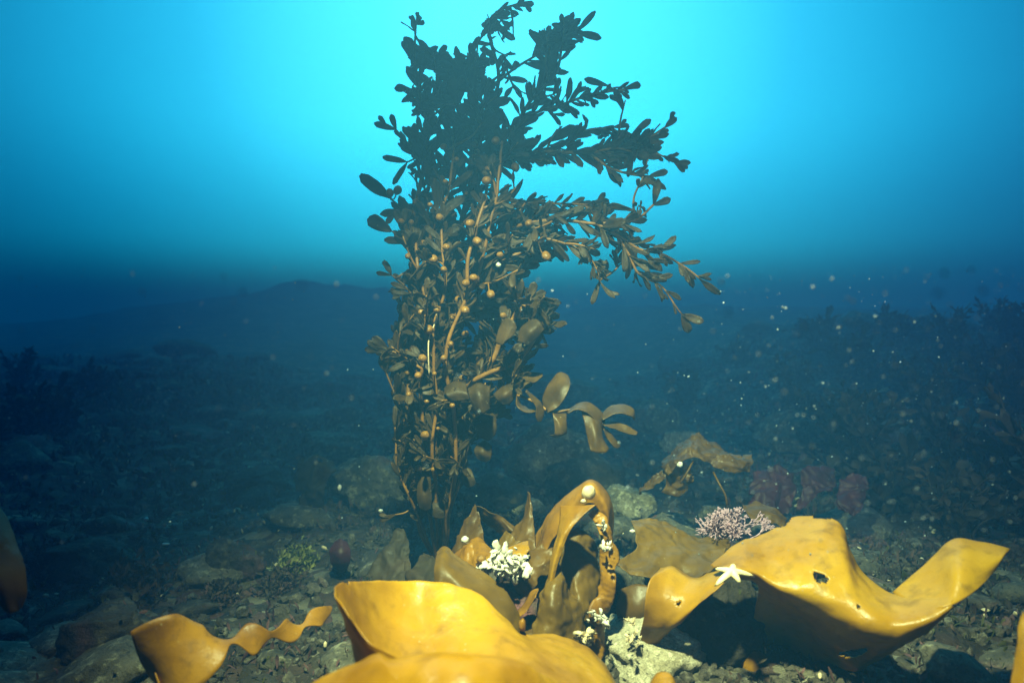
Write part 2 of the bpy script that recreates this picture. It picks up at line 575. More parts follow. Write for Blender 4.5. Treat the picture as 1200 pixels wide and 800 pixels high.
rock(560, 690, 700, 790, 'rock_dark', 'dark rock hidden behind the big golden kelp fold', 133, depth=1.0)
rock(255, 555, 330, 590, 'rock_dark', 'low dark rock topped by a pale green tuft', 140)

# smaller stones of the rubble field: look-alikes, spread over the bed
protos = [rock_mesh('cobble', 200 + i, M[['rock', 'rock_dark', 'gravel', 'rock'][i % 4]], 3, 0.65) for i in range(12)]
rnd = random.Random(11)
n = 0
while n < 285:
    d = 0.85 + 4.6 * rnd.random() ** 1.3
    px = rnd.uniform(-60, 1260)
    x = (px - 600) / F * d
    y = d
    if abs(x + 0.13) < 0.1 and abs(y - 1.3) < 0.1: continue
    if (x - 0.21) ** 2 + (y - 0.98) ** 2 < 0.02: continue
    if rnd.random() > 0.35 + 0.6 * (noise.noise(Vector((x * 1.6, y * 1.6, 2))) + 0.5): continue
    s = rnd.uniform(0.016, 0.05) * (1 + 1.0 * rnd.random() ** 3) * (0.75 + 0.28 * d)
    o = bpy.data.objects.new('cobble', protos[n % 12])
    COL.objects.link(o)
    o.location = (x, y, hgt(x, y) + s * rnd.uniform(-0.1, 0.25))
    o.scale = (s * rnd.uniform(.8, 1.4), s * rnd.uniform(.7, 1.1), s * rnd.uniform(.5, .9))
    o.rotation_euler = (rnd.uniform(-.3, .3), rnd.uniform(-.3, .3), rnd.uniform(0, 6.28))
    ROCKS.append(o)
    tag(o, 'stone of the rubble strewn over the seabed', 'stone', 'stones of the seabed rubble')
    n += 1

# gravel between them: uncountable
gv = MB()
rnd = random.Random(5)
for k in range(7500):
    d = 0.75 + 3.2 * rnd.random() ** 1.5
    px = rnd.uniform(-80, 1280)
    x, y = (px - 600) / F * d, d
    s = rnd.uniform(0.003, 0.011) * (0.7 + 0.35 * d)
    q = Quaternion((rnd.gauss(0, 1), rnd.gauss(0, 1), rnd.gauss(0, 1), rnd.gauss(0, 1))).normalized()
    gv.ball((x, y, hgt(x, y) + s * 0.3), s, 6, 4, 1.3, 1, 0.6, q, 0.5)
tag(gv.build('gravel', M['gravel'], smooth=False), kind='stuff')

# shell bits, pale, scattered: uncountable
sh = MB()
for k in range(420):
    d = 0.8 + 2.6 * rnd.random() ** 1.2
    px = rnd.uniform(-40, 1240)
    x, y = (px - 600) / F * d, d
    s = rnd.uniform(0.0015, 0.0045) * (0.7 + 0.3 * d)
    q = Quaternion((rnd.gauss(0, 1), rnd.gauss(0, 1), rnd.gauss(0, 1), rnd.gauss(0, 1))).normalized()
    sh.ball((x, y, hgt(x, y) + 0.012), s, 6, 4, 1.7, 1, 0.4, q)
tag(sh.build('shell_grit', M['cream']), kind='stuff')

# ------------------------------------------------------------------ seaweed on the bed
def leaf_grid(base, direc, up, length, width, curl, nl=6, nw=3, fork=0, wav=0.0, ph=0.0):
    """one blade: returns grid of points, tapered at the base, rounded at the tip, cupped and curled"""
    t = direc.normalized()
    side = t.cross(up)
    side = side.normalized() if side.length > 1e-6 else t.orthogonal().normalized()
    nrm = side.cross(t)
    G = []
    p = base.copy()
    st = length / nl
    for i in range(nl + 1):
        s = i / nl
        w = width * (0.16 + 0.84 * math.sin(min(1, s * 1.45) * math.pi / 2)) * (1 if s < 0.72 else math.sqrt(max(0, 1 - ((s - 0.72) / 0.285) ** 2)) + 0.02)
        row = []
        for j in range(nw + 1):
            u = j / nw * 2 - 1
            row.append(p + side * (u * w * 0.5) + nrm * (0.12 * width * u * u + wav * width * math.sin(ph + s * 9 + u * 1.5) * abs(u)))
        G.append(row)
        q = Quaternion(side, curl / nl)
        t = q @ t
        nrm = q @ nrm
        p = p + t * st
    return G

def rvec(r=random):
    return Vector((r.gauss(0, 1), r.gauss(0, 1), r.gauss(0, 1))).normalized()

SANDXY = Vector(at(772, 775, 1.0)[:2])
# low turf: uncountable tufts of short fronds, densest in front and on the flanks
for tname, tmat, tcount, tseed, tdens in (('algal_turf', 'turf', 13000, 21, 0.10), ('coralline_turf', 'turf_pink', 7000, 22, -0.02), ('green_turf', 'turf_green', 5500, 23, -0.04)):
    tf = MB()
    rnd = random.Random(tseed)
    cnt = 0
    while cnt < tcount:
        d = 0.72 + 4.2 * rnd.random() ** 1.4
        px = rnd.uniform(-100, 1300)
        x, y = (px - 600) / F * d, d
        dens = noise.noise(Vector((x * 3.3, y * 3.3, 8.1 + tseed))) + 0.5 * noise.noise(Vector((x * 11, y * 11, tseed))) + 0.25 * ss(0.5, 1.4, abs(x)) + tdens
        if (Vector((x, y)) - SANDXY).length < 0.13: dens -= 0.6
        if rnd.random() > dens * 1.6: continue
        z = hgt(x, y)
        hgh = rnd.uniform(0.004, 0.015) * (1 + 0.9 * max(0, dens)) * (0.7 + 0.4 * d)
        dr = Vector((rnd.gauss(0, .6), rnd.gauss(0, .6), 1))
        tf.grid(leaf_grid(Vector((x, y, z - 0.003 + 0.012 * rnd.random())), dr, rvec(rnd), hgh, hgh * rnd.uniform(.15, .4), rnd.uniform(-1, 1), 3, 2))
        cnt += 1
    # growth on the rocks and stones themselves
    for o in ROCKS:
        mw = Matrix.LocRotScale(o.location, o.rotation_euler, o.scale)
        vs_ = o.data.vertices
        big_r = len(vs_) > 5000
        for _ in range(260 if big_r else 16):
            v = vs_[rnd.randrange(len(vs_))]
            p = mw @ v.co
            dens = noise.noise(p * 9 + Vector((tseed, 0, 0))) + 0.15
            if v.normal.z < -0.1 or rnd.random() > dens * 2.0: continue
            hgh = rnd.uniform(0.004, 0.014)
            dr = (v.normal + rvec(rnd) * 0.7)
            tf.grid(leaf_grid(p - v.normal * 0.001, dr, rvec(rnd), hgh, hgh * rnd.uniform(.2, .5), rnd.uniform(-1, 1), 3, 2))
    tag(tf.build(tname, M[tmat]), kind='stuff')

def bush_meshes(seed, n_stem, height, spread, leaf_l, leaf_w, per):
    r = random.Random(seed)
    st, fo = MB(), MB()
    for k in range(n_stem):
        a = r.uniform(0, 6.28)
        lean = r.uniform(0.1, 1.0) * spread
        hh = height * r.uniform(0.55, 1.0)
        pts = [Vector((math.cos(a) * lean * s ** 1.3 + 0.02 * math.sin(s * 5 + k), math.sin(a) * lean * s ** 1.3 + 0.02 * math.cos(s * 4 + k), hh * s)) for s in (0, .25, .5, .75, 1)]
        pts = spline(pts, 12)
        st.tube(pts, [0.005 * (1 - 0.75 * i / 11) for i in range(12)], 5)
        for j in range(per):
            i = r.uniform(2, 11)
            p = pts[int(i)]
            t = (pts[min(11, int(i) + 1)] - pts[int(i) - 1]).normalized()
            d = (t * 0.7 + rvec(r)).normalized()
            fo.grid(leaf_grid(p, d, rvec(r), leaf_l * r.uniform(.6, 1.3), leaf_w * r.uniform(.6, 1.2), r.uniform(-1, 1), 4, 2, wav=0.2, ph=r.uniform(0, 6)))
    return st, fo

bush_protos = []
def bush(kind, loc, scale, rot, label, group=None, name='seaweed_bush', cat='seaweed'):
    e = empty(name, loc, label, cat, group)
    e.rotation_euler = (0, 0, rot)
    e.scale = (scale,) * 3
    sm, fm = bush_protos[kind]
    for nm, me in (('stem', sm), ('foliage', fm)):
        o = bpy.data.objects.new(nm, me)
        COL.objects.link(o)
        o.parent = e
    return e
for i, args in enumerate([(1, 16, 0.24, 0.14, 0.05, 0.022, 16), (2, 18, 0.28, 0.10, 0.045, 0.018, 18), (3, 14, 0.20, 0.18, 0.06, 0.028, 15)]):
    st, fo = bush_meshes(*args)
    a, b = st.build('stem', M['bush']), fo.build('foliage', M['bush'])
    bush_protos.append((a.data, b.data))
    bpy.data.objects.remove(a)
    bpy.data.objects.remove(b)
rnd = random.Random(77)
k = 0
for d, px in [(2.0, 1010), (2.2, 1085), (2.5, 1150), (2.1, 1185), (1.8, 1120), (1.65, 1195), (2.7, 1060), (3.0, 1110), (3.2, 1000), (2.9, 1190),
              (3.5, 1160), (3.7, 1050), (2.4, 960), (3.0, 930), (1.75, 1040), (1.5, 1130), (1.45, 1230), (4.0, 960), (2.0, 1250), (2.5, 1250), (4.2, 870), (3.6, 800)]:
    x, y = (px - 600) / F * d, d
    bush(k % 3, (x, y, hgt(x, y) - 0.02), rnd.uniform(.8, 1.25), rnd.uniform(0, 6.28), 'dark bushy seaweed on the shaded slope at the right', 'dark seaweed on the right slope')
    k += 1
for d, px in [(2.1, 15), (2.4, 60), (1.9, -30), (2.9, 20), (3.1, 110)]:
    x, y = (px - 600) / F * d, d
    bush(k % 3, (x, y, hgt(x, y) - 0.02), rnd.uniform(.6, .9), rnd.uniform(0, 6.28), 'dark bushy seaweed on the shaded mound at the left', 'dark seaweed on the left mound')
    k += 1

def tuft(px, py, size, n, matn, label, cat, name, depth=None, curl=0.6, wr=0.3):
    p = ground_hit(px, py)
    if depth: p = at(px, py, depth)
    m = MB()
    r = random.Random(int(px * 7 + py))
    for k in range(int(n * 2.6)):
        dr = Vector((r.gauss(0, .8), r.gauss(0, .6), abs(r.gauss(0.7, .5))))
        b = p + Vector((r.gauss(0, .22) * size, r.gauss(0, .25) * size, -0.004 + abs(r.gauss(0, .28)) * size))
        l = size * r.uniform(.1, .26)
        m.grid(leaf_grid(b, dr, rvec(r), l, l * wr * r.uniform(.7, 1.3), r.uniform(-curl, curl), 4, 2, wav=0.25, ph=r.uniform(0, 6)))
    return tag(m.build(name, M[matn], origin=p), label, cat)
tuft(348, 668, 0.072, 240, 'tuft', 'yellow green algal tuft beside the dull red leaf', 'algae', 'algal_tuft')
tuft(290, 592, 0.05, 130, 'tuft', 'small pale green tuft on the low dark rock', 'algae', 'algal_tuft')
tuft(318, 612, 0.04, 100, 'tuft', 'small greenish tuft right below the dark standing leaf', 'algae', 'algal_tuft')
tuft(262, 706, 0.065, 300, 'turf', 'dark purplish tuft behind the orange kelp ribbon', 'algae', 'algal_tuft')
tuft(160, 700, 0.10, 260, 'turf', 'dark fuzzy tuft at the left above the orange kelp ribbon', 'algae', 'algal_tuft')
tuft(55, 665, 0.07, 160, 'turf', 'reddish brown tuft on the rock at the left edge', 'algae', 'algal_tuft')
tuft(925, 640, 0.07, 220, 'turf', 'dark fuzzy tuft behind the crest of the big yellow blade', 'algae', 'algal_tuft')
tuft(330, 690, 0.07, 220, 'turf', 'dark matted tuft left of the curled kelp rim', 'algae', 'algal_tuft')

# pink branching coralline alga: fine forking twigs
def coralline(px, py, d, size, label):
    m = MB()
    r = random.Random(9)
    base = at(px, py, d)
    def grow(p, t, l, rad, lev):
        q = p + t * l
        m.tube([p, (p + q) / 2 + rvec(r) * l * 0.06, q], [rad, rad * 0.9, rad * 1.05], 5)
        if lev == 0: return
        for s in range(2 if r.random() < 0.72 else 3):
            grow(q, (t + rvec(r) * 0.62).normalized(), l * r.uniform(.66, .95), rad * 0.9, lev - 1)
    for k in range(34):
        a = rvec(r); a.z = abs(a.z) + 0.25; a.x *= 1.25
        grow(base + Vector((r.gauss(0, .35), r.gauss(0, .2), 0)) * size, a.normalized(), size * r.uniform(.16, .27), 0.0013, 4)
    return tag(m.build('coralline_alga', M['pink'], origin=base), label, 'algae')
coralline(846, 628, 1.17, 0.058, 'pink branching coralline bush left of the big yellow blade')

# ------------------------------------------------------------------ kelp blades
def px_grid(rows, jit=0):
    return [[at(*p) for p in r] for r in rows]

def blade(name, rows, mat, label, nu=40, nv=50, amp=0.006, freq=9, edge=0.4, thick=0.0012, seed=1, holes=(), extra=None, cat='kelp', group=None, parent=None, jig=0.0022):
    m = MB()
    G = ruffle(surf(px_grid(rows), nu, nv), amp, freq, edge, seed)
    if jig:
        o = Vector((seed, seed * 2, seed * 3))
        G = [[p + (noise.noise_vector(p * 22 + o) + 0.5 * noise.noise_vector(p * 60 + o)) * jig for p in r] for r in G]
    skip = None
    if holes:
        P = [[proj(p)[:2] for p in r] for r in G]
        def inside(x, y):
            for hx, hy, rx, ry, a in holes:
                dx, dy = x - hx, y - hy
                ca, sa = math.cos(a), math.sin(a)
                X, Y = (dx * ca + dy * sa) / rx, (-dx * sa + dy * ca) / ry
                Y += 0.5 * X * X - 0.25
                if X * X + Y * Y < 1 + 0.25 * noise.noise(Vector((x * .2, y * .2, 0))): return True
            return False
        def skip(i, j):
            c = [P[i][j], P[i + 1][j], P[i][j + 1], P[i + 1][j + 1]]
            return inside(sum(q[0] for q in c) / 4, sum(q[1] for q in c) / 4)
    # worn margins: small notches bitten out of the free edges
    if nu >= 30:
        gn, gm = len(G), len(G[0])
        base_skip = skip
        def skip(i, j):
            if base_skip and base_skip(i, j): return True
            e = min(i, j, gn - 2 - i, gm - 2 - j)
            if e > 3: return False
            p = G[i][j]
            return e < (noise.noise(p * 38 + Vector((seed, 0, 0))) - 0.31) * 9
    m.grid(G, skip)
    for rows2, nu2, nv2 in (extra or []):
        m.grid(ruffle(surf(px_grid(rows2), nu2, nv2), amp, freq, edge, seed))
    c = G[len(G) - 1][len(G[0]) // 2]
    o = m.build(name, M[mat], parent, thick, origin=None if parent else c, world=True)
    if parent: tag(o, label)
    else: tag(o, label, cat, group)
    return o

# the big yellow blade at the right: draped sheet, lit above, hanging in shade below, with a raised tip
big = [
 [(832, 662, .93), (866, 634, .95), (898, 624, .96), (938, 605, .97), (984, 611, .93), (1006, 662, .90), (1042, 694, .86), (1090, 696, .82), (1116, 694, .80)],
 [(838, 666, .91), (872, 650, .915), (905, 654, .905), (945, 650, .885), (987, 662, .86), (1008, 690, .84), (1046, 711, .82), (1092, 706, .80), (1117, 699, .79)],
 [(848, 671, .88), (880, 668, .88), (915, 692, .86), (955, 708, .84), (990, 727, .82), (1022, 738, .80), (1054, 735, .79), (1096, 722, .78), (1119, 706, .78)],
 [(852, 673, .88), (886, 678, .89), (902, 704, .93), (930, 735, .96), (968, 762, .92), (1006, 768, .87), (1042, 757, .81), (1088, 735, .79), (1116, 712, .79)],
 [(854, 675, .89), (890, 684, .91), (882, 738, .99), (888, 790, 1.03), (930, 806, 1.01), (972, 800, .97), (1022, 775, .89), (1074, 748, .80), (1108, 718, .80)]]
tip = [
 [(1046, 694, .86), (1086, 659, .86), (1116, 632, .86), (1150, 634, .85), (1184, 643, .84)],
 [(1062, 704, .83), (1100, 684, .82), (1122, 665, .81), (1150, 662, .81), (1176, 652, .82)],
 [(1090, 716, .79), (1108, 712, .78), (1122, 706, .78), (1142, 692, .79), (1164, 668, .81)]]
bk = empty('broad_kelp', at(880, 690, .95), 'broad bright yellow kelp with a hole and a raised tip at right', 'kelp')
blade('blade', big, 'gold', None, 110, 170, 0.005, 8, 0.3, seed=2,
      holes=[(962, 676, 10, 5.2, 0.45), (1006, 710, 2.6, 2.2, 0), (1000, 764, 17, 4.5, -0.15), (965, 782, 8, 4, -0.2)], extra=[(tip, 30, 36)], parent=bk)
# a curled dark lobe with a yellow lit margin under it
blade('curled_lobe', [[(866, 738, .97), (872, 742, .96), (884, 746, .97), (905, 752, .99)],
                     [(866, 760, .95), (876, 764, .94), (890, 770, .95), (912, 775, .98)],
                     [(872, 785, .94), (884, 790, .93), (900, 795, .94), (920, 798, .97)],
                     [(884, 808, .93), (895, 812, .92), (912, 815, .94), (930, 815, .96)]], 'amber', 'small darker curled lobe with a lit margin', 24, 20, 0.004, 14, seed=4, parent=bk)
# folded triangular sheet
blade('kelp', [[(774, 667, .99), (790, 663, 1.0), (812, 676, .98), (832, 670, .97), (848, 668, .95)],
                     [(765, 674, .94), (786, 667, .96), (810, 682, .94), (833, 681, .92), (853, 679, .90)],
                     [(757, 702, .92), (779, 700, .92), (802, 706, .91), (817, 706, .90), (830, 700, .89)],
                     [(752, 732, .93), (767, 732, .92), (781, 731, .915), (790, 730, .91), (797, 728, .91)],
                     [(748, 757, .96), (754, 760, .95), (760, 762, .95), (765, 761, .95), (770, 757, .95)]], 'gold',
      'folded triangular yellow kelp sheet left of the starfish', 46, 46, 0.004, 11, 0.35, seed=6, holes=[(795, 707, 3.5, 1.8, -0.6)])
# wide brown sheet lying behind it
blade('kelp', [[(741, 608, 1.16), (760, 610, 1.17), (785, 618, 1.17), (815, 626, 1.17), (852, 630, 1.16)],
                     [(740, 618, 1.12), (757, 622, 1.13), (790, 630, 1.13), (820, 636, 1.13), (854, 640, 1.12)],
                     [(744, 640, 1.09), (760, 644, 1.09), (790, 650, 1.08), (815, 653, 1.08), (846, 650, 1.08)],
                     [(724, 656, 1.06), (748, 664, 1.05), (780, 672, 1.04), (806, 674, 1.04), (834, 662, 1.05)],
                     [(728, 664, 1.04), (755, 678, 1.03), (778, 684, 1.02), (800, 680, 1.02), (822, 674, 1.03)]], 'olive',
      'wide flat brown kelp sheet left of the pink coralline bush', 60, 80, 0.012, 14, 0.5, seed=8, jig=0.006)
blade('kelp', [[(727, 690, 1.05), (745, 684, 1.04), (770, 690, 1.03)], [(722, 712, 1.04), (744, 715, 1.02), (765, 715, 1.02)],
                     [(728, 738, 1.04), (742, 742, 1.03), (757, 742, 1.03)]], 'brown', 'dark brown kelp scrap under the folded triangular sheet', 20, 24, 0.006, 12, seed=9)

# central curled blade
b_rows_cols = [
 [(505, 790, .60), (506, 800, .60), (508, 815, .60), (510, 830, .60)],
 [(466, 772, .60), (470, 785, .60), (476, 805, .61), (480, 830, .61)],
 [(430, 748, .60), (438, 766, .60), (450, 800, .61), (458, 830, .61)],
 [(403, 712, .625), (412, 740, .62), (428, 790, .63), (436, 830, .63)],
 [(395, 692, .67), (404, 722, .66), (420, 780, .66), (430, 830, .65)],
 [(405, 681, .73), (416, 715, .72), (434, 775, .70), (445, 830, .67)],
 [(440, 680, .80), (448, 720, .78), (462, 780, .73), (470, 830, .68)],
 [(480, 681, .84), (488, 725, .80), (498, 785, .73), (506, 830, .68)],
 [(522, 684, .84), (530, 730, .79), (540, 790, .72), (548, 830, .67)],
 [(560, 698, .83), (574, 738, .78), (590, 790, .71), (600, 830, .67)],
 [(592, 724, .82), (606, 750, .78), (632, 795, .71), (644, 830, .68)],
 [(614, 742, .83), (634, 762, .79), (662, 800, .73), (672, 830, .70)],
 [(650, 741, .86), (668, 763, .82), (692, 800, .76), (700, 830, .72)],
 [(690, 756, .86), (704, 778, .82), (718, 805, .78), (724, 830, .74)],
 [(712, 778, .86), (719, 792, .83), (728, 812, .80), (732, 830, .76)]]
b_rows = [[c[i] for c in b_rows_cols] for i in range(4)]
blade('kelp', b_rows, 'gold', 'large golden kelp blade curled into an open scroll at its left end', 60, 150, 0.006, 7, 0.25, seed=11)
# lowest blade, cut by the lower edge
blade('kelp', [[(352, 812, .60), (400, 792, .59), (440, 776, .58), (462, 780, .57), (510, 774, .57), (566, 776, .57), (615, 788, .59), (650, 806, .62)],
                     [(350, 808, .575), (398, 786, .565), (440, 768, .555), (460, 773, .545), (508, 767, .545), (565, 768, .545), (616, 780, .565), (655, 800, .60)],
                     [(352, 816, .55), (402, 796, .54), (442, 780, .53), (462, 783, .52), (510, 778, .52), (565, 780, .52), (618, 794, .54), (658, 812, .58)],
                     [(360, 860, .52), (410, 840, .51), (450, 830, .50), (470, 830, .50), (515, 830, .49), (565, 832, .49), (622, 845, .51), (662, 860, .55)],
                     [(370, 960, .52), (420, 950, .50), (460, 940, .49), (480, 940, .49), (520, 940, .48), (568, 940, .48), (628, 950, .50), (668, 960, .54)]],
      'gold', 'lowest golden kelp blade with rolled rim in front of the scroll', 50, 90, 0.003, 10, 0.2, seed=13)
# olive sheet behind the scroll
blade('kelp', [[(512, 648, .98), (522, 641, .99), (534, 650, .98), (556, 664, .97), (580, 680, .96), (600, 702, .94), (610, 726, .92), (606, 748, .90)],
                     [(510, 656, .95), (520, 648, .955), (532, 658, .95), (552, 674, .94), (576, 692, .93), (594, 712, .91), (602, 732, .90), (601, 750, .89)],
                     [(508, 668, .93), (516, 664, .93), (528, 674, .92), (546, 690, .91), (564, 708, .90), (580, 726, .89), (590, 742, .88), (594, 756, .87)],
                     [(506, 688, .92), (514, 692, .91), (522, 700, .91), (536, 712, .90), (550, 728, .89), (564, 742, .88), (576, 756, .88), (584, 766, .87)]], 'olive',
      'olive kelp sheet with pale rim rising behind the golden scroll', 36, 70, 0.004, 10, 0.3, seed=15)
# small lit frill between the olive sheet and the arch
blade('kelp', [[(602, 718, .97), (612, 708, .97), (622, 694, .97), (631, 690, .96)], [(606, 720, .95), (618, 712, .95), (626, 700, .95), (631, 692, .95)],
                     [(606, 722, .94), (614, 718, .94), (622, 708, .94), (628, 700, .94)]], 'amber', 'small bright kelp frill right of the olive sheet', 14, 24, 0.003, 20, seed=17)
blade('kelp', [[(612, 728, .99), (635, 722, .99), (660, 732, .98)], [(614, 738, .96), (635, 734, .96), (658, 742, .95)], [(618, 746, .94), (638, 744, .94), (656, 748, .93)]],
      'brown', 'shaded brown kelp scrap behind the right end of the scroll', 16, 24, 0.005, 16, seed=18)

# the arch and what hangs from it
ak = empty('arched_kelp', at(700, 770, 1.0), 'kelp bent into a tall narrow arch with a twisted ribbon hanging from it', 'kelp')
blade('strap', [[(604, 668, 1.12), (622, 636, 1.11), (640, 604, 1.10), (664, 580, 1.09), (690, 562, 1.08), (709, 574, 1.07), (719, 600, 1.06), (716, 640, 1.06)],
                    [(612, 672, 1.07), (634, 634, 1.06), (652, 606, 1.05), (670, 586, 1.04), (690, 567, 1.03), (705, 582, 1.02), (714, 606, 1.02), (712, 642, 1.03)],
                    [(622, 676, 1.05), (640, 646, 1.04), (655, 622, 1.03), (668, 604, 1.03), (686, 590, 1.03), (697, 592, 1.02), (708, 612, 1.02), (708, 643, 1.03)]], 'amber',
      None, 24, 90, 0.004, 16, 0.3, seed=20, parent=ak)
blade('strip', [[(656, 592, 1.02), (655, 612, 1.01), (652, 632, 1.0), (645, 662, .99), (640, 694, .99), (634, 730, .98)],
                     [(674, 593, 1.00), (664, 611, .985), (657, 632, .975), (649, 662, .97), (643, 694, .97), (640, 730, .97)],
                     [(698, 592, .99), (680, 606, .98), (666, 625, .975), (655, 660, .97), (648, 694, .97), (650, 730, .97)]], 'gold',
      'bright narrow strip that flares into a triangle', 20, 70, 0.002, 20, 0.3, seed=22, parent=ak)
blade('panel', [[(658, 640, 1.05), (668, 622, 1.06), (680, 618, 1.06), (694, 632, 1.06), (703, 650, 1.06)],
                     [(656, 662, 1.03), (668, 655, 1.03), (682, 652, 1.03), (696, 660, 1.04), (706, 672, 1.05)],
                     [(664, 690, 1.01), (675, 688, 1.00), (688, 690, 1.01), (698, 695, 1.02), (706, 700, 1.04)],
                     [(676, 725, 1.00), (684, 728, .99), (692, 730, 1.00), (699, 730, 1.02), (704, 728, 1.03)]], 'olive',
      None, 60, 60, 0.014, 15, 0.2, seed=24, parent=ak, jig=0.004)
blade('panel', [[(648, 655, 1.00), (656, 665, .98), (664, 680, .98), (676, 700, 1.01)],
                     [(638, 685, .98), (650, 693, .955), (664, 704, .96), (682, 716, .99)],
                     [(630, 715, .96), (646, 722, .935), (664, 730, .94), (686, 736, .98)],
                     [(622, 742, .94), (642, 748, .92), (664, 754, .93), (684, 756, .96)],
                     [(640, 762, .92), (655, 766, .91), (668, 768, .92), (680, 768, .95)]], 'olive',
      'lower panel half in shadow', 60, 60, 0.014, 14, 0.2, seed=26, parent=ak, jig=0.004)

def ribbon(name, ctr, hw, angs, mat, label, n=90, nv=9, amp=0.003, freq=18, cup=0.0, seed=1, parent=None):
    C = spline([at(*p) for p in ctr], n)
    W = spline([Vector((w, a, 0)) for w, a in zip(hw, angs)], n)
    G = []
    for i in range(n):
        t = (C[min(i + 1, n - 1)] - C[max(i - 1, 0)]).normalized()
        v = (C[i] - CAM).normalized()
        n1 = t.cross(v).normalized()
        n2 = n1.cross(t).normalized()
        d = (C[i] - CAM).dot(FWD)
        w = max(W[i].x, 0.4) / F * d
        ac = n1 * math.cos(W[i].y) + n2 * math.sin(W[i].y)
        nn = ac.cross(t)
        G.append([C[i] + ac * (w * (2 * j / (nv - 1) - 1)) + nn * (cup * w * (2 * j / (nv - 1) - 1) ** 2) for j in range(nv)])
    m = MB()
    m.grid(ruffle(G, amp, freq, 0.5, seed))
    if parent: return tag(m.build(name, M[mat], parent, 0.0012, world=True), label)
    return tag(m.build(name, M[mat], None, 0.0012, origin=C[n // 2]), label, 'kelp')
pi = math.pi
ribbon('twisted_ribbon', [(694, 598, 1.02), (708, 614, 1.0), (714, 632, .99), (716, 648, .985), (711, 664, .98), (709, 682, .97), (709, 700, .965), (703, 718, .96), (706, 736, .955), (700, 752, .95), (690, 768, .95)],
       [6, 9, 11, 13, 9, 14, 9, 14, 10, 15, 12], [0.2, .5, .9, .5, -.2, -.8, -.1, .7, 1.15, .4, -.4], 'amber',
       None, 150, 12, 0.007, 38, 0.3, seed=30, parent=ak)
rk = empty('ribbon_kelp', at(200, 800, .78), 'orange kelp ribbon twisting to a point at the lower left', 'kelp')
ribbon('ribbon', [(163, 770, .74), (205, 768, .74), (245, 758, .76), (270, 751, .78), (295, 748, .80), (318, 743, .82), (340, 738, .84), (355, 733, .86), (370, 724, .88), (381, 717, .90), (388, 711, .92)],
       [40, 46, 30, 4.5, 19, 4, 14, 3.5, 11, 7, 1.5], [-0.9, -0.1, .4, .9, .3, -.4, .2, .8, .2, -.3, 0], 'amber',
       None, 170, 12, 0.002, 12, 0.10, seed=32, parent=rk)
# its underside fold at the broad end
blade('folded_edge', [[(162, 738, .78), (170, 760, .76), (182, 790, .74), (196, 820, .73)], [(168, 736, .80), (178, 765, .79), (192, 795, .78), (205, 825, .77)],
                     [(176, 740, .83), (186, 770, .82), (200, 800, .81), (210, 830, .80)]], 'amber', 'darker folded edge', 16, 24, 0.003, 12, seed=33, parent=rk)

# pointed brown blades behind, around the white shell cluster
pb = [
 ([[(530, 648, 1.12), (540, 620, 1.14), (556, 590, 1.16)], [(545, 650, 1.10), (556, 625, 1.12), (557, 592, 1.155)], [(568, 644, 1.10), (566, 622, 1.12), (559, 594, 1.15)]], 'brown', 'dark pointed kelp tip behind the white dot'),
 ([[(556, 594, 1.16), (562, 606, 1.16), (578, 622, 1.15), (602, 634, 1.14)], [(557, 593, 1.15), (568, 604, 1.14), (588, 614, 1.13), (606, 626, 1.12)], [(558, 592, 1.14), (572, 600, 1.13), (592, 608, 1.13), (608, 618, 1.13)]], 'brown', 'brown kelp blade curving right from the dark pointed tip'),
 ([[(590, 642, 1.10), (600, 622, 1.11), (612, 602, 1.12), (620, 577, 1.13)], [(606, 650, 1.07), (614, 632, 1.08), (618, 608, 1.10), (620, 577, 1.125)], [(632, 655, 1.06), (628, 634, 1.07), (624, 608, 1.10), (621, 578, 1.12)]], 'brown', 'tall pointed brown kelp blade left of the arch'),
 ([[(596, 662, 1.06), (612, 652, 1.05), (632, 640, 1.05), (650, 632, 1.06)], [(600, 680, 1.03), (616, 672, 1.02), (632, 660, 1.02), (648, 652, 1.03)], [(612, 700, 1.02), (622, 692, 1.01), (634, 682, 1.01), (642, 672, 1.02)]], 'brown', 'brown kelp sheet beside the white shell cluster'),
 ([[(528, 652, 1.09), (545, 642, 1.09), (560, 632, 1.09), (574, 640, 1.09)], [(534, 664, 1.06), (550, 654, 1.05), (566, 646, 1.05), (582, 650, 1.05)], [(545, 668, 1.04), (560, 662, 1.03), (576, 656, 1.03), (596, 660, 1.03)]], 'amber', 'amber kelp fold under the white dot'),
 ([[(574, 648, 1.07), (584, 634, 1.08), (594, 622, 1.09)], [(580, 652, 1.05), (592, 640, 1.06), (604, 628, 1.07)], [(588, 652, 1.05), (600, 642, 1.05), (612, 634, 1.06)]], 'olive', 'small upright olive kelp leaf above the white shell cluster'),
 ([[(558, 652, 1.05), (578, 644, 1.05), (598, 640, 1.05), (618, 634, 1.05)], [(560, 658, 1.02), (580, 652, 1.02), (600, 648, 1.02), (622, 646, 1.02)], [(566, 662, 1.02), (586, 658, 1.02), (604, 656, 1.02), (620, 652, 1.02)]], 'gold', 'bright pale kelp lip along the top of the white shell cluster'),
 ([[(538, 655, 1.02), (543, 640, 1.03), (552, 636, 1.03)], [(540, 668, 1.00), (548, 656, 1.00), (558, 650, 1.01)], [(548, 690, .99), (556, 682, .99), (564, 676, 1.0)]], 'amber', 'amber kelp scrap between the olive sheet and the white dot'),
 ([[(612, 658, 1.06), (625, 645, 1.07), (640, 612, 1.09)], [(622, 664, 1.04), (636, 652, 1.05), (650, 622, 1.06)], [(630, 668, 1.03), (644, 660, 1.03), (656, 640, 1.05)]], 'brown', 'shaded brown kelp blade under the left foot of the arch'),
]
pk = empty('brown_kelp', at(590, 680, 1.08), 'cluster of pointed brown kelp blades between the rockweed and the arch', 'kelp')
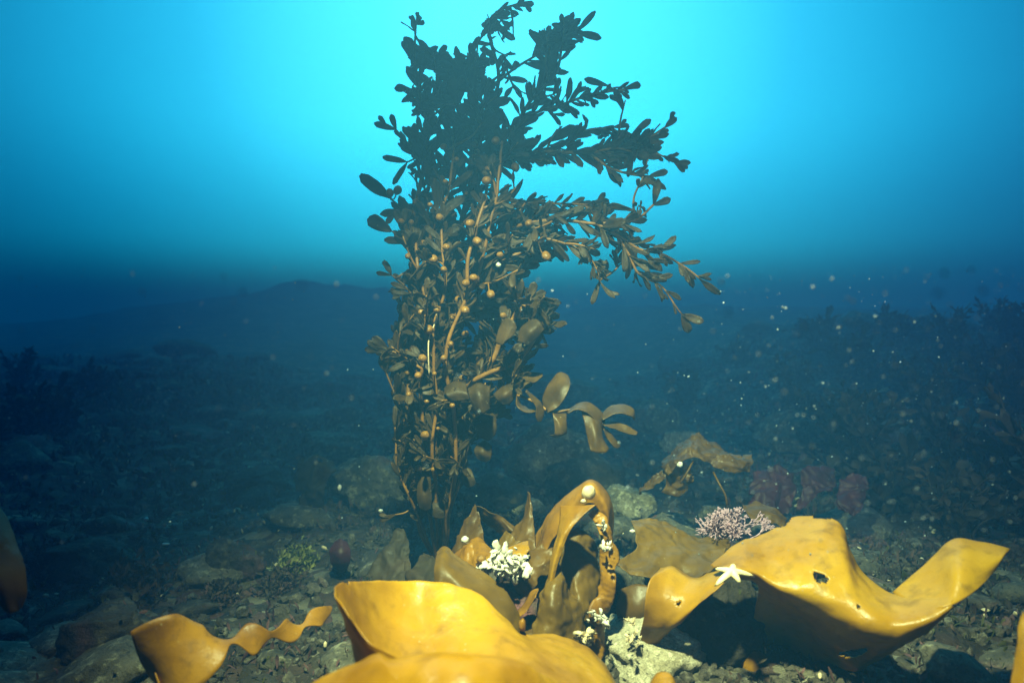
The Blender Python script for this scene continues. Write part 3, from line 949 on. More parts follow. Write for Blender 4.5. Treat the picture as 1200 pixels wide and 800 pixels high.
for i, (rows, mt, lab) in enumerate(pb):
    blade('blade', rows, mt, lab, 36, 44, 0.008, 20, 0.4, seed=40 + i, parent=pk, jig=0.005)

# crinkled brown kelp behind the pink bush
ck = empty('crinkled_kelp', ground_hit(790, 582), 'crinkled brown kelp with a white dot, behind the pink coralline bush', 'kelp')
def part(parent, name, rows, mat, nu=24, nv=30, amp=0.006, freq=18, edge=0.4, seed=1, thick=0.0012, jig=0.008):
    m = MB()
    nu, nv = nu * 2, nv * 2
    G = ruffle(surf(px_grid(rows), nu, nv), amp, freq, edge, seed)
    G = [[p + (noise.noise_vector(p * 26) + 0.5 * noise.noise_vector(p * 70)) * jig for p in r] for r in G]
    off = parent.location
    m.grid([[p - off for p in r] for r in G])
    return m.build(name, M[mat], parent, thick)
part(ck, 'blade', [[(778, 540, 1.42), (795, 520, 1.42), (818, 507, 1.42), (834, 520, 1.42), (856, 532, 1.40), (882, 532, 1.38)],
                   [(776, 548, 1.37), (796, 532, 1.36), (816, 524, 1.36), (836, 530, 1.36), (858, 540, 1.35), (882, 540, 1.35)],
                   [(782, 556, 1.35), (800, 542, 1.34), (818, 538, 1.34), (838, 548, 1.34), (858, 555, 1.34), (878, 552, 1.34)]], 'brown', 26, 50, 0.014, 22, 0.5, 51)
part(ck, 'lower_blade', [[(776, 545, 1.40), (784, 538, 1.40), (796, 540, 1.39), (808, 545, 1.38)], [(778, 560, 1.38), (788, 556, 1.37), (800, 560, 1.36), (812, 562, 1.36)],
                         [(776, 578, 1.38), (790, 582, 1.37), (800, 582, 1.37), (806, 578, 1.37)]], 'brown', 22, 22, 0.008, 22, 0.5, 52)
part(ck, 'frill', [[(748, 572, 1.42), (760, 562, 1.41), (772, 552, 1.40), (780, 545, 1.40)], [(750, 578, 1.40), (764, 570, 1.39), (776, 562, 1.38), (784, 556, 1.38)]], 'brown', 12, 30, 0.012, 40, 0.6, 53)
m = MB()
off = ck.location
for pts in ([(812, 540, 1.35), (806, 552, 1.34), (797, 566, 1.34)], [(836, 553, 1.35), (842, 565, 1.33), (850, 580, 1.32), (852, 592, 1.32)]):
    m = MB()
    m.tube([p - off for p in spline([at(*q) for q in pts], 12)], [0.0022] * 12, 6)
    m.build('stipe', M['brown'], ck)

blade('kelp', [[(872, 592, 1.24), (886, 586, 1.25), (905, 592, 1.24), (924, 606, 1.22)], [(876, 602, 1.22), (890, 598, 1.22), (906, 604, 1.21), (922, 612, 1.20)],
                     [(884, 614, 1.20), (896, 614, 1.20), (908, 616, 1.20), (920, 620, 1.19)]], 'brown', 'brown kelp tip between the pink coralline bush and the yellow blade', 30, 34, 0.008, 16, seed=55, jig=0.006)
# red sheets and leaf
for rows, lab, s in (
  ([[(882, 556, 1.62), (900, 546, 1.62), (918, 546, 1.61), (934, 556, 1.60)], [(880, 575, 1.58), (898, 572, 1.57), (916, 574, 1.57), (932, 580, 1.57)], [(878, 592, 1.55), (896, 596, 1.54), (914, 598, 1.54), (930, 596, 1.55)]], 'dull red algae sheet right of the crinkled brown kelp', 61),
  ([[(938, 566, 1.60), (948, 550, 1.62), (962, 543, 1.62), (980, 548, 1.60)], [(936, 584, 1.57), (948, 578, 1.57), (962, 568, 1.58), (978, 562, 1.58)], [(936, 598, 1.55), (946, 594, 1.55), (956, 584, 1.56), (968, 574, 1.57)]], 'narrower red algae sheet curling beside the dull red one', 62),
  ([[(985, 560, 1.56), (1000, 552, 1.57), (1014, 560, 1.56)], [(982, 582, 1.53), (998, 580, 1.53), (1012, 584, 1.53)], [(984, 600, 1.5), (998, 604, 1.5), (1008, 602, 1.5)]], 'dark reddish algae flap at the foot of the right slope', 63)):
    blade('red_algae', rows, 'red', lab, 40, 40, 0.02, 14, 0.5, seed=s, cat='algae', jig=0.012)
blade('red_leaf', [[(392, 634, 1.33), (399, 630, 1.33), (407, 634, 1.33)], [(386, 645, 1.32), (398, 646, 1.31), (411, 646, 1.32)], [(388, 658, 1.32), (399, 660, 1.31), (410, 660, 1.32)], [(396, 669, 1.33), (400, 671, 1.33), (404, 669, 1.33)]],
      'red', 'dull red oval leaf on the seabed left of the golden scroll', 30, 24, 0.003, 24, seed=64, cat='algae', jig=0.0025)
# dark leaves
blade('dark_leaf', [[(348, 600, 1.65), (362, 604, 1.65), (378, 602, 1.65)], [(352, 575, 1.66), (366, 576, 1.64), (384, 575, 1.65)], [(346, 552, 1.67), (368, 552, 1.65), (392, 550, 1.66)], [(352, 538, 1.68), (370, 535, 1.67), (388, 540, 1.68)]],
      'bush', 'dark standing leaf in front of the flat rock slab', 34, 34, 0.014, 14, seed=66, cat='seaweed', jig=0.012)
blade('dark_leaf', [[(430, 676, 1.22), (446, 650, 1.24), (458, 630, 1.26), (464, 617, 1.27)], [(452, 682, 1.20), (462, 655, 1.22), (468, 634, 1.25), (468, 617, 1.27)], [(480, 684, 1.19), (484, 662, 1.21), (482, 640, 1.24), (472, 620, 1.27)]],
      'bush', 'dark pointed leaf behind the rim of the golden scroll', 40, 44, 0.012, 16, seed=67, cat='seaweed', jig=0.009)  # brown leaf out of the lamp light; that shade is put into its colour
blade('dark_leaf', [[(470, 684, 1.18), (486, 660, 1.20), (498, 648, 1.22)], [(486, 688, 1.16), (498, 670, 1.18), (508, 655, 1.2)], [(500, 690, 1.15), (510, 676, 1.16), (514, 662, 1.18)]],
      'bush', 'dark broad leaf at the foot of the tall rockweed', 40, 44, 0.012, 16, seed=68, cat='seaweed', jig=0.009)
# partial blades at the picture's edges
blade('kelp', [[(1196, 720, .62), (1202, 716, .62), (1215, 725, .62)], [(1188, 755, .60), (1205, 750, .59), (1230, 755, .59)], [(1184, 800, .58), (1206, 800, .57), (1240, 800, .57)], [(1186, 840, .57), (1210, 845, .56), (1245, 845, .56)]],
      'gold', 'yellow kelp edge cut off by the right border', 24, 24, 0.004, 10, seed=70)
blade('kelp', [[(762, 802, .74), (772, 789, .74), (786, 790, .73), (794, 802, .72)], [(764, 812, .70), (774, 806, .69), (786, 807, .69), (796, 812, .69)], [(764, 850, .68), (776, 850, .67), (788, 850, .67), (800, 850, .67)]],
      'amber', 'small orange kelp tip on the pale sand at the bottom edge', 20, 24, 0.003, 16, seed=71)
blade('kelp', [[(-60, 540, .80), (-40, 556, .79), (-22, 572, .79), (-8, 586, .79)], [(-50, 590, .76), (-30, 596, .76), (-6, 606, .77), (12, 614, .78)],
               [(-36, 640, .74), (-14, 645, .74), (10, 650, .75), (27, 656, .76)], [(-16, 680, .73), (2, 685, .73), (18, 686, .74), (30, 684, .75)], [(6, 714, .74), (13, 716, .74), (20, 714, .75), (26, 710, .75)]],
      'brown', 'shadowy blurred kelp blade cut by the left border', 40, 30, 0.003, 12, seed=72)

# ------------------------------------------------------------------ the tall rockweed
D0 = 1.30
base = at(512, 662, D0)
RW = empty('rockweed', base, 'tall dark rockweed with many round floats standing against the bright water', 'seaweed')
rw = random.Random(4)
SIL = [(470,24),(478,20),(484,34),(490,24),(500,22),(494,40),(492,62),(504,66),(518,46),(560,40),(572,12),(600,0),(622,2),(600,30),(592,45),(640,30),(660,18),(686,32),(684,60),(676,75),
 (692,98),(740,98),(738,118),(702,124),(694,140),(735,150),(745,150),(762,140),(780,145),(800,190),(765,192),(768,217),(722,218),(690,222),(690,206),(650,194),(616,206),
 (604,232),(622,232),(660,228),(702,230),(752,232),(768,246),(748,268),(796,288),(826,320),(818,346),(804,374),(775,348),(740,318),(704,335),(650,306),(616,322),
 (628,345),(655,350),(655,385),(644,412),(615,432),(640,440),(604,470),(566,500),(552,548),(536,572),(522,606),(480,604),(462,545),(458,480),(438,412),(468,372),(452,322),(480,310),
 (474,286),(428,278),(428,264),(478,258),(432,228),(434,216),(482,228),(476,190),(458,152),(480,138),(468,112),(484,88),(468,72)]
GAPS = [(567, 112, 9, 20), (612, 124, 18, 9), (580, 232, 9, 6), (655, 112, 14, 5), (650, 160, 10, 5)]
def inside(x, y):
    for gx, gy, rx, ry in GAPS:
        if ((x - gx) / rx) ** 2 + ((y - gy) / ry) ** 2 < 1: return False
    c = False
    n = len(SIL)
    for i in range(n):
        x1, y1 = SIL[i]
        x2, y2 = SIL[(i + 1) % n]
        if (y1 > y) != (y2 > y) and x < (x2 - x1) * (y - y1) / (y2 - y1) + x1: c = not c
    return c

# (points px,py,depth offset; radius px start,end; leaves per 10 px; leaf length px; twigs)
BR = [
 ([(512,660,0),(519,612,0),(526,560,-.01),(516,490,-.02),(506,430,0),(514,350,0),(532,290,.0),(548,225,.02),(558,170,.05)], 4.2, 3.6, .9, 30, 14),
 ([(511,660,.0),(494,624,-.03),(484,590,-.05),(479,545,-.05),(474,490,-.05),(478,430,-.04),(488,370,-.04),(486,320,-.05),(480,280,-.05)], 3.6, 2.2, 1.2, 28, 8),
 ([(513,660,.0),(524,600,-.02),(528,560,-.05),(543,530,-.06),(554,500,-.05),(553,466,-.03),(552,440,-.02)], 3.2, 3.0, .5, 28, 3),
 ([(514,662,.02),(524,625,.02),(526,580,.02),(524,520,.03),(520,450,.04),(524,400,.06),(536,330,.08)], 3.2, 2.5, .8, 30, 8),
 ([(520,400,-.06),(532,372,-.09),(545,345,-.10),(565,325,-.11),(585,311,-.11),(612,294,-.10),(636,279,-.09)], 3.0, 2.4, 1.0, 30, 5),
 ([(560,442,-.10),(574,422,-.11),(585,395,-.12),(600,378,-.12),(622,350,-.12)], 3.6, 2.6, .9, 30, 3),
 ([(556,446,-.11),(575,436,-.12),(600,426,-.13),(618,408,-.13),(630,388,-.13)], 3.2, 2.0, .8, 28, 3),
 ([(520,440,-.02),(535,448,-.05),(550,452,-.08),(560,442,-.10)], 3.2, 3.4, .5, 24, 1),
 ([(480,280,-.05),(488,235,-.05),(496,190,-.05),(504,150,-.03),(512,110,0),(530,80,0.02)], 2.8, 2.2, 1.1, 32, 6),
 ([(504,150,-.03),(494,115,-.02),(486,80,0),(484,50,0),(486,28,0.01)], 2.2, 1.2, 1.0, 26, 3),
 ([(558,170,.05),(572,130,.05),(585,95,.05),(578,60,.05),(572,30,.04),(586,12,.03),(606,4,.02)], 2.8, 1.4, 1.1, 28, 9),
 ([(548,225,.0),(575,185,-.02),(598,155,-.03),(618,125,-.03),(640,100,-.02),(655,70,0),(662,45,0),(676,38,0)], 2.8, 1.5, 1.2, 32, 9),
 ([(598,155,-.03),(625,135,-.05),(660,122,-.06),(695,110,-.06),(732,104,-.05)], 2.2, 1.2, 1.2, 30, 5),
 ([(560,200,-.03),(600,184,-.06),(640,178,-.08),(690,180,-.09),(725,178,-.08),(752,168,-.07),(778,150,-.06)], 2.8, 1.4, 1.7, 32, 9),
 ([(725,178,-.08),(745,184,-.07),(765,178,-.07),(790,190,-.06)], 1.8, .9, 1.5, 26, 1),
 ([(690,180,-.09),(715,196,-.10),(740,204,-.10),(762,206,-.09)], 1.8, .9, 1.6, 26, 2),
 ([(640,178,-.08),(665,165,-.04),(690,152,-.03),(720,150,-.03)], 1.8, .9, 1.5, 28, 3),
 ([(545,300,-.02),(580,275,-.06),(620,262,-.09),(660,258,-.10),(700,262,-.11),(740,258,-.11),(762,240,-.10)], 3.0, 1.4, 1.5, 34, 9),
 ([(700,262,-.11),(722,276,-.12),(748,292,-.12),(775,298,-.12),(800,312,-.11),(818,326,-.11)], 2.0, 1.0, .95, 32, 1),
 ([(722,276,-.12),(738,300,-.12),(752,322,-.12),(775,336,-.12),(800,368,-.11)], 1.8, .9, .85, 32, 1),
 ([(636,279,-.09),(660,285,-.10),(685,296,-.10),(700,318,-.10),(702,330,-.1)], 1.8, .9, 1.2, 28, 3),
 ([(548,225,.02),(570,250,-.03),(600,240,-.05),(640,238,-.06),(690,240,-.06)], 2.4, 1.2, 1.4, 34, 6),
 ([(488,250,-.04),(470,244,-.05),(466,240,-.05),(458,234,-.05)], 1.6, 1.0, .6, 40, 0),
 ([(482,276,-.06),(466,275,-.07),(458,271,-.07)], 1.6, 1.0, .5, 42, 0),
 ([(490,190,-.04),(478,170,-.04),(464,152,-.04)], 1.6, 1.0, .9, 30, 0),
 ([(476,420,-.06),(466,414,-.07),(456,410,-.07)], 1.6, 1.0, .9, 34, 1),
 ([(484,350,-.05),(472,335,-.05),(458,322,-.05)], 1.4, .8, .9, 26, 1),
 ([(474,490,-.05),(464,470,-.06),(452,440,-.06),(448,420,-.06)], 1.5, .9, .9, 26, 1),
 ([(524,470,.02),(540,480,-.02),(560,478,-.06),(585,462,-.08),(606,440,-.09)], 2.4, 1.2, 1.5, 34, 4),
 ([(526,520,0),(540,505,-.04),(560,500,-.07),(578,490,-.08)], 2.0, 1.2, 1.3, 30, 3),
 ([(508,440,0),(540,415,.03),(580,400,.02),(615,380,0),(640,376,-.02)], 2.4, 1.2, 1.4, 36, 6),
 ([(514,350,0),(550,370,.02),(590,355,.02),(625,352,0)], 2.2, 1.2, 1.4, 36, 6),
 ([(532,290,0),(560,310,.03),(595,318,.02),(618,305,0)], 2.2, 1.2, 1.4, 34, 6),
 ([(506,420,0),(480,400,.03),(468,380,.03),(470,360,.03)], 2.0, 1.0, 1.3, 32, 4),
 ([(548,225,.02),(520,200,.05),(495,185,.06),(480,190,.06)], 2.0, 1.0, 1.3, 34, 5),
 ([(558,170,.05),(530,135,.08),(505,110,.08),(485,105,.07)], 2.0, 1.0, 1.3, 34, 6),
 ([(572,130,.05),(550,95,.08),(525,70,.08),(505,65,.07)], 2.0, 1.0, 1.4, 34, 7),
 ([(585,95,.05),(612,75,.06),(640,58,.05),(655,42,.04)], 2.0, 1.0, 1.4, 32, 6),
 ([(532,290,0),(505,270,.05),(490,255,.05)], 2.0, 1.0, 1.2, 34, 4),
 ([(479,545,-.05),(470,530,-.06),(464,515,-.06),(468,500,-.06)], 1.4, .9, 1.0, 24, 1),
 ([(484,590,-.05),(474,600,-.06),(462,603,-.06)], 1.2, .8, .8, 24, 0),
 ([(528,560,-.05),(518,548,-.08),(512,525,-.09),(514,500,-.09)], 1.8, 1.2, .9, 28, 2),
 ([(548,225,.02),(556,190,-.05),(562,150,-.08),(556,115,-.09),(545,90,-.08)], 2.4, 1.2, 1.2, 34, 7),
 ([(514,350,0),(500,315,-.08),(505,275,-.10),(520,235,-.11),(528,195,-.10),(530,160,-.09)], 2.6, 1.4, 1.0, 34, 6),
 ([(511,658,-.02),(502,600,-.07),(498,540,-.10),(496,470,-.12),(502,400,-.13),(497,335,-.13),(489,285,-.12)], 2.6, 1.8, .55, 24, 3),
 ([(515,655,-.02),(528,600,-.07),(536,545,-.10),(534,480,-.12),(526,420,-.14),(538,365,-.15),(552,300,-.15),(562,245,-.14),(568,195,-.12)], 2.8, 1.8, .5, 24, 3),
 ([(510,655,-.02),(512,590,-.08),(508,530,-.11),(514,460,-.13),(510,390,-.14),(522,320,-.14),(516,260,-.13)], 2.4, 1.6, .5, 24, 3),
 ([(518,650,-.02),(534,590,-.06),(545,545,-.08),(554,505,-.09),(566,465,-.09)], 2.4, 1.5, .9, 26, 3),
 ([(508,650,-.02),(490,610,-.06),(472,570,-.08),(466,535,-.08),(462,500,-.08)], 2.0, 1.2, .9, 24, 3),
 ([(560,330,-.12),(572,270,-.13),(580,215,-.13),(586,165,-.11)], 2.2, 1.5, .6, 26, 3),
]
PX = D0 / F
all_pts = []          # (branch object, point) for attaching floats
nleaf = 0
def grow_leaf(fo, p, d, up, l, w, clip, curl=None):
    global nleaf
    tipx, tipy, _ = proj(p + d.normalized() * l * 0.95)
    if clip and not inside(tipx, tipy): return False
    c = rw.uniform(-.7, .7) if curl is None else curl
    fo.grid([[q - base for q in r] for r in leaf_grid(p, d, up, l, w, c, 7, 4, wav=0.10, ph=rw.uniform(0, 6))])
    nleaf += 1
    if rw.random() < 0.28:      # forked tip
        q = p + d.normalized() * l * 0.42
        side = d.cross(up).normalized()
        d2 = (d.normalized() + side * rw.choice((-.8, .8))).normalized()
        x2, y2, _ = proj(q + d2 * l * 0.55)
        if not clip or inside(x2, y2):
            fo.grid([[v - base for v in r] for r in leaf_grid(q, d2, up, l * 0.6, w * 0.75, c, 6, 3, wav=0.10, ph=rw.uniform(0, 6))])
    return True
for bi, (pts, r0, r1, dens, ll, ntw) in enumerate(BR):
    P = spline([at(x, y, D0 + dd) for x, y, dd in pts], 8 * len(pts))
    P = [p + Vector((noise.noise(p * 14), noise.noise(p * 14 + Vector((5, 5, 5))), 0)) * (0.011 if bi >= 44 else 0.008) for p in P]
    n = len(P)
    st, fo = MB(), MB()
    rad = [(r0 + (r1 - r0) * i / (n - 1)) * PX * 0.92 * (1 + 0.15 * noise.noise(P[i] * 60)) for i in range(n)]
    st.tube([p - base for p in P], rad, 8)
    lenpx = sum((P[i + 1] - P[i]).length for i in range(n - 1)) / PX
    def along(P, t):
        s = t * (len(P) - 1)
        i = min(int(s), len(P) - 2)
        return P[i].lerp(P[i + 1], s - i), (P[i + 1] - P[i]).normalized()
    clip = bi not in (18, 19, 22, 23)
    main_low = bi in (0, 1, 2, 3) or 44 <= bi <= 48
    front = bi in (0, 1, 2, 4, 5, 6, 7, 8, 43) or bi >= 44
    if 28 <= bi < 34 or bi in (38, 41, 42): dens *= 1.35; r0 *= .8; r1 *= .7
    if 11 <= bi <= 21: r0 *= .8; r1 *= .7
    if bi >= 44: r0 *= .7; r1 *= .65; dens *= 1.5
    if bi in (22, 23): dens = 0.15
    k = int(lenpx / 10 * dens * 2.1)
    for j in range(k):
        t = rw.uniform(0.02, 1.0)
        if main_low: t = 0.2 + 0.8 * t
        p, tg = along(P, t)
        dark = proj(p)
        view = (CAM - p).normalized()
        inpl = tg.cross(view).normalized() * (1 if j % 2 else -1)
        out = rvec(rw) * 0.75 + inpl * rw.uniform(.2, 1.2)
        out = (out - tg * out.dot(tg)).normalized()
        if front and out.dot(view) > 0.05: out = out - view * (out.dot(view) * 1.6)
        d = (tg * rw.uniform(.7, 1.9) + out).normalized()
        up = (view * rw.uniform(.3, 1.4) + rvec(rw) * 0.8)
        l = ll * PX * rw.uniform(.6, 1.15) * (1.05 - (0.45 * t if 10 <= bi <= 21 else 0))
        for tr in range(3):
            if grow_leaf(fo, p, d, up, l, l * rw.uniform(.2, .31), clip): break
            out = rvec(rw); d = (tg * rw.uniform(.6, 1.4) + out - tg * out.dot(tg)).normalized()
    # terminal leaves
    p, tg = along(P, 1)
    for s in ((rw.uniform(-.2, .2),) if bi in (22, 23) or rw.random() < .3 else (rw.uniform(-.7, -.2), rw.uniform(.1, .6))):
        side = tg.cross((CAM - p).normalized()).normalized()
        grow_leaf(fo, p, (tg + side * s).normalized(), (CAM - p).normalized() + rvec(rw) * .5, ll * PX * rw.uniform(.6, 1.0) * (1.15 if bi in (22, 23) else 1), ll * PX * (.38 if bi in (22, 23) else rw.uniform(.2, .3)), False)
    # twigs with their own blades
    if bi in (34, 35, 36, 37): ntw = 2; dens *= .8
    for j in range(ntw):
        t = rw.uniform(0.35 if main_low else 0.12, 0.98)
        p, tg = along(P, t)
        if rw.random() < 0.08: continue
        for tr in range(6):
            d = (tg * rw.uniform(.3, 1.0) + rvec(rw) + Vector((0, 0, .25))).normalized()
            L2 = rw.uniform(28, 60) * PX
            e = p + d * L2
            if inside(*proj(e)[:2]): break
        else: continue
        mid = (p + e) / 2 + rvec(rw) * L2 * 0.12
        T = spline([p, mid, e], 9)
        st.tube([q - base for q in T], [(1.7 - 1.0 * i / 8) * PX for i in range(9)], 5)
        for q in range(int(L2 / PX / 5.5)):
            pt, tt = along(T, rw.uniform(.1, 1))
            out = rvec(rw); out = (out - tt * out.dot(tt)).normalized()
            l = ll * PX * rw.uniform(.5, 1.0)
            grow_leaf(fo, pt, (tt * rw.uniform(.4, 1.2) + out).normalized(), (CAM - pt).normalized() * rw.uniform(.2, 1.2) + rvec(rw) * .8, l, l * rw.uniform(.24, .38), True)
        if j % 2 == 0: all_pts += [(bi, q) for q in T]
    so = st.build('stem' if bi in (0, 1, 2, 3) else 'branch', M['stem'], RW)
    if fo.v: fo.build('foliage', M['leaf'], so, 0.0010)
    all_pts += [(so, p) for p in P]
    all_pts = [(so if a == bi else a, p) for a, p in all_pts]

# round floats on short stalks
FL = [(457,226),(466,223),(470,260),(482,261),(495,267),(496,286),(487,237),(504,240),(523,290),(522,213),(546,227),(557,231),(559,283),(551,262),(485,311),(508,304),
 (507,324),(491,341),(511,334),(533,341),(537,351),(555,326),(546,332),(586,299),(506,358),(494,366),(512,363),(502,386),(545,391),(528,403),(475,412),(561,427),(478,437),
 (490,440),(509,438),(541,443),(479,462),(513,502),(490,548),(508,550),(488,560),(565,507),(555,168),(581,165),(559,178),(535,187),(578,190),(545,160),(520,172),(600,150),
 (532,240),(570,212),(540,208),(515,255),(478,300),(520,316),(530,372),(545,364),(520,420),(550,410),(495,420),(500,470),(530,475),(545,490),(498,510),(620,262),(600,280),(660,245),(640,300),
 (575,345),(590,370),(560,140),(604,196),(632,186)]
for i, (x, y) in enumerate(FL):
    want = at(x, y, D0 - .08)
    so, ap = min(all_pts, key=lambda q: math.hypot(proj(q[1])[0] - x, proj(q[1])[1] - y) + 60 * max(0, proj(q[1])[2] - D0 + .04))
    want = at(x, y, proj(ap)[2] - rw.uniform(.015, .04))
    r = rw.uniform(2.6, 5.3) * PX
    f = MB()
    v = (ap - want)
    dirn = v.normalized()
    midp = want + v * 0.5 + Vector((0, 0, -0.006))
    stalk = spline([want + dirn * r * 0.85, midp, ap], 8)
    q = Vector((0, 0, -1)).rotation_difference(dirn)
    f.ball(want - base, r, 14, 10, 0.94, 0.94, rw.uniform(1.05, 1.4), q, 0.12)
    o = f.build('float_bladder', M['bladder'], so)
    s = MB()
    s.tube([p - base for p in stalk], [r * 0.34] + [0.0013] * 7, 6)
    # the stalk runs inside the float's own mesh
    b = len(o.data.vertices)
    me = o.data
    vv = [tuple(v.co) for v in me.vertices] + s.v
    ff = [tuple(p.vertices) for p in me.polygons] + [tuple(a + b for a in p) for p in s.f]
    me.clear_geometry()
    me.from_pydata(vv, [], ff)
    me.polygons.foreach_set('use_smooth', [True] * len(me.polygons))
    me.update()

# the stray frond at the right with broad blades
sf = MB()
P = spline([at(*q) for q in [(575,470,1.24),(600,462,1.20),(625,470,1.18),(645,482,1.17),(668,480,1.17),(690,478,1.17),(704,492,1.17),(708,504,1.17)]], 40)
sf.tube([p - base for p in P], [0.0032 - 0.0016 * i / 39 for i in range(40)], 7)
so = sf.build('branch', M['stem'], RW)
def bpart(name, rows, mat, seed, nu=18, nv=26, amp=0.003, thick=0.0016):
    m = MB()
    G = ruffle(surf(px_grid(rows), nu, nv), amp, 30, 0.4, seed)
    m.grid([[p - base for p in r] for r in G])
    return m.build(name, M[mat], so, thick)
fr = [
 ([[(607,452,1.17),(612,442,1.18),(622,436,1.19),(636,438,1.19)],[(611,456,1.16),(618,450,1.16),(628,447,1.17),(636,440,1.18)]], 'leaf_big'),
 ([[(637,478,1.18),(636,466,1.19),(644,448,1.2),(656,436,1.2),(666,440,1.2)],[(641,481,1.16),(648,470,1.17),(656,456,1.17),(664,447,1.18),(668,444,1.19)],[(641,482,1.15),(652,478,1.16),(662,466,1.16),(668,452,1.17),(668,446,1.19)]], 'leaf_big'),
 ([[(617,456,1.16),(626,464,1.16),(634,472,1.16),(638,484,1.16),(634,494,1.16)],[(616,458,1.15),(624,470,1.15),(628,478,1.15),(628,488,1.15),(630,494,1.155)]], 'leaf_big'),
 ([[(605,464,1.17),(607,476,1.15),(618,484,1.15),(630,482,1.16)],[(608,466,1.19),(612,474,1.18),(620,478,1.18),(628,478,1.17)]], 'leaf_big'),
 ([[(645,482,1.17),(655,484,1.17),(664,484,1.17)],[(648,486,1.16),(656,496,1.15),(664,496,1.16)],[(650,508,1.15),(658,509,1.15),(664,507,1.16)],[(644,510,1.17),(652,512,1.165),(662,509,1.17)]], 'leaf_big'),
 ([[(664,484,1.17),(674,474,1.18),(690,472,1.18),(706,484,1.17),(709,498,1.17)],[(666,484,1.15),(676,480,1.15),(688,484,1.15),(698,492,1.15),(706,500,1.16)]], 'leaf_big'),
 ([[(680,478,1.17),(690,476,1.17),(704,488,1.17),(708,500,1.17)],[(684,492,1.15),(694,490,1.15),(702,496,1.15),(706,506,1.155)],[(688,512,1.14),(698,512,1.13),(704,514,1.14),(708,516,1.15)],[(692,528,1.13),(702,531,1.13),(710,530,1.13),(714,526,1.14)]], 'leaf_big'),
 ([[(703,487,1.17),(714,476,1.18),(728,474,1.18),(742,478,1.17),(745,488,1.17)],[(706,492,1.15),(718,486,1.15),(730,485,1.15),(740,488,1.15),(744,492,1.16)]], 'leaf_big'),
 ([[(704,494,1.17),(718,494,1.17),(734,498,1.16),(748,506,1.16)],[(708,499,1.15),(722,503,1.15),(736,508,1.15),(746,509,1.15)]], 'leaf_big'),
 ([[(708,500,1.17),(716,508,1.16),(724,518,1.16),(727,523,1.16)],[(707,503,1.15),(712,514,1.15),(719,523,1.15),(724,525,1.155)]], 'leaf_big'),
]
for i, (rows, mt) in enumerate(fr):
    bpart('blade', rows, mt, 80 + i)
# broad blades low on the plant
lw = [
 [[(548,455,1.15),(560,448,1.15),(575,452,1.15)],[(550,466,1.14),(562,464,1.13),(574,468,1.14)],[(556,482,1.14),(566,485,1.13),(574,480,1.14)]],
 [[(578,462,1.18),(590,452,1.18),(600,448,1.18)],[(582,468,1.17),(592,462,1.16),(603,456,1.17)],[(590,474,1.17),(598,472,1.17),(604,464,1.17)]],
 [[(520,455,1.16),(532,446,1.16),(546,448,1.16)],[(522,462,1.14),(536,458,1.14),(548,460,1.14)],[(530,470,1.14),(540,470,1.14),(550,468,1.14)]],
 [[(555,490,1.2),(566,484,1.2),(580,488,1.2)],[(556,500,1.19),(568,498,1.18),(582,500,1.19)],[(562,512,1.19),(572,516,1.19),(580,510,1.19)]],
 [[(560,520,1.2),(568,516,1.2),(576,522,1.2)],[(556,528,1.19),(566,530,1.18),(576,532,1.19)],[(560,538,1.19),(568,541,1.19),(574,538,1.19)]],
 [[(490,560,1.2),(498,552,1.2),(505,560,1.2)],[(488,580,1.19),(497,580,1.18),(506,580,1.19)],[(492,596,1.19),(499,600,1.19),(505,596,1.19)]],
 [[(536,560,1.22),(545,548,1.22),(552,550,1.22)],[(542,566,1.21),(550,560,1.21),(556,560,1.21)],[(548,572,1.21),(554,570,1.21),(558,566,1.21)]],
 [[(506,590,1.22),(512,580,1.22),(522,588,1.22)],[(500,598,1.21),(512,596,1.21),(520,600,1.21)],[(508,606,1.21),(516,608,1.21),(522,606,1.21)]],
 [[(580,402,1.13),(586,380,1.13),(592,372,1.13)],[(588,404,1.12),(596,388,1.12),(602,376,1.12)],[(592,400,1.12),(602,392,1.12),(606,384,1.12)]],
 [[(605,400,1.14),(612,382,1.14),(626,372,1.14)],[(612,402,1.13),(622,388,1.12),(634,378,1.13)],[(618,404,1.13),(630,396,1.13),(638,386,1.13)]],
]
for i, rows in enumerate(lw):
    m = MB()
    G = ruffle(surf(px_grid(rows), 14, 18), 0.003, 30, 0.4, i)
    m.grid([[p - base for p in r] for r in G])
    m.build('blade', M['leaf'], RW, 0.0012)
# thin pale filament on the plant
m = MB()
m.tube([p - base for p in spline([at(*q) for q in [(503,440,1.15),(502,415,1.14),(503,395,1.14),(510,378,1.14),(512,368,1.15)]], 20)], [0.0012] * 20, 5)
m.build('filament', M['cream'], RW)
m = MB()
m.ball((0, 0, 0), 0.022, 16, 10, 1.2, 1, 0.5, None, 0.5)
for k in range(9):
    a = k / 9 * 6.28
    m.tube(spline([Vector((0, 0, .004)), Vector((math.cos(a) * .025, math.sin(a) * .025, 0)), Vector((math.cos(a) * .045, math.sin(a) * .04, -.018))], 8), [0.005 - .0004 * i for i in range(8)], 6)
m.build('holdfast', M['stem'], RW)

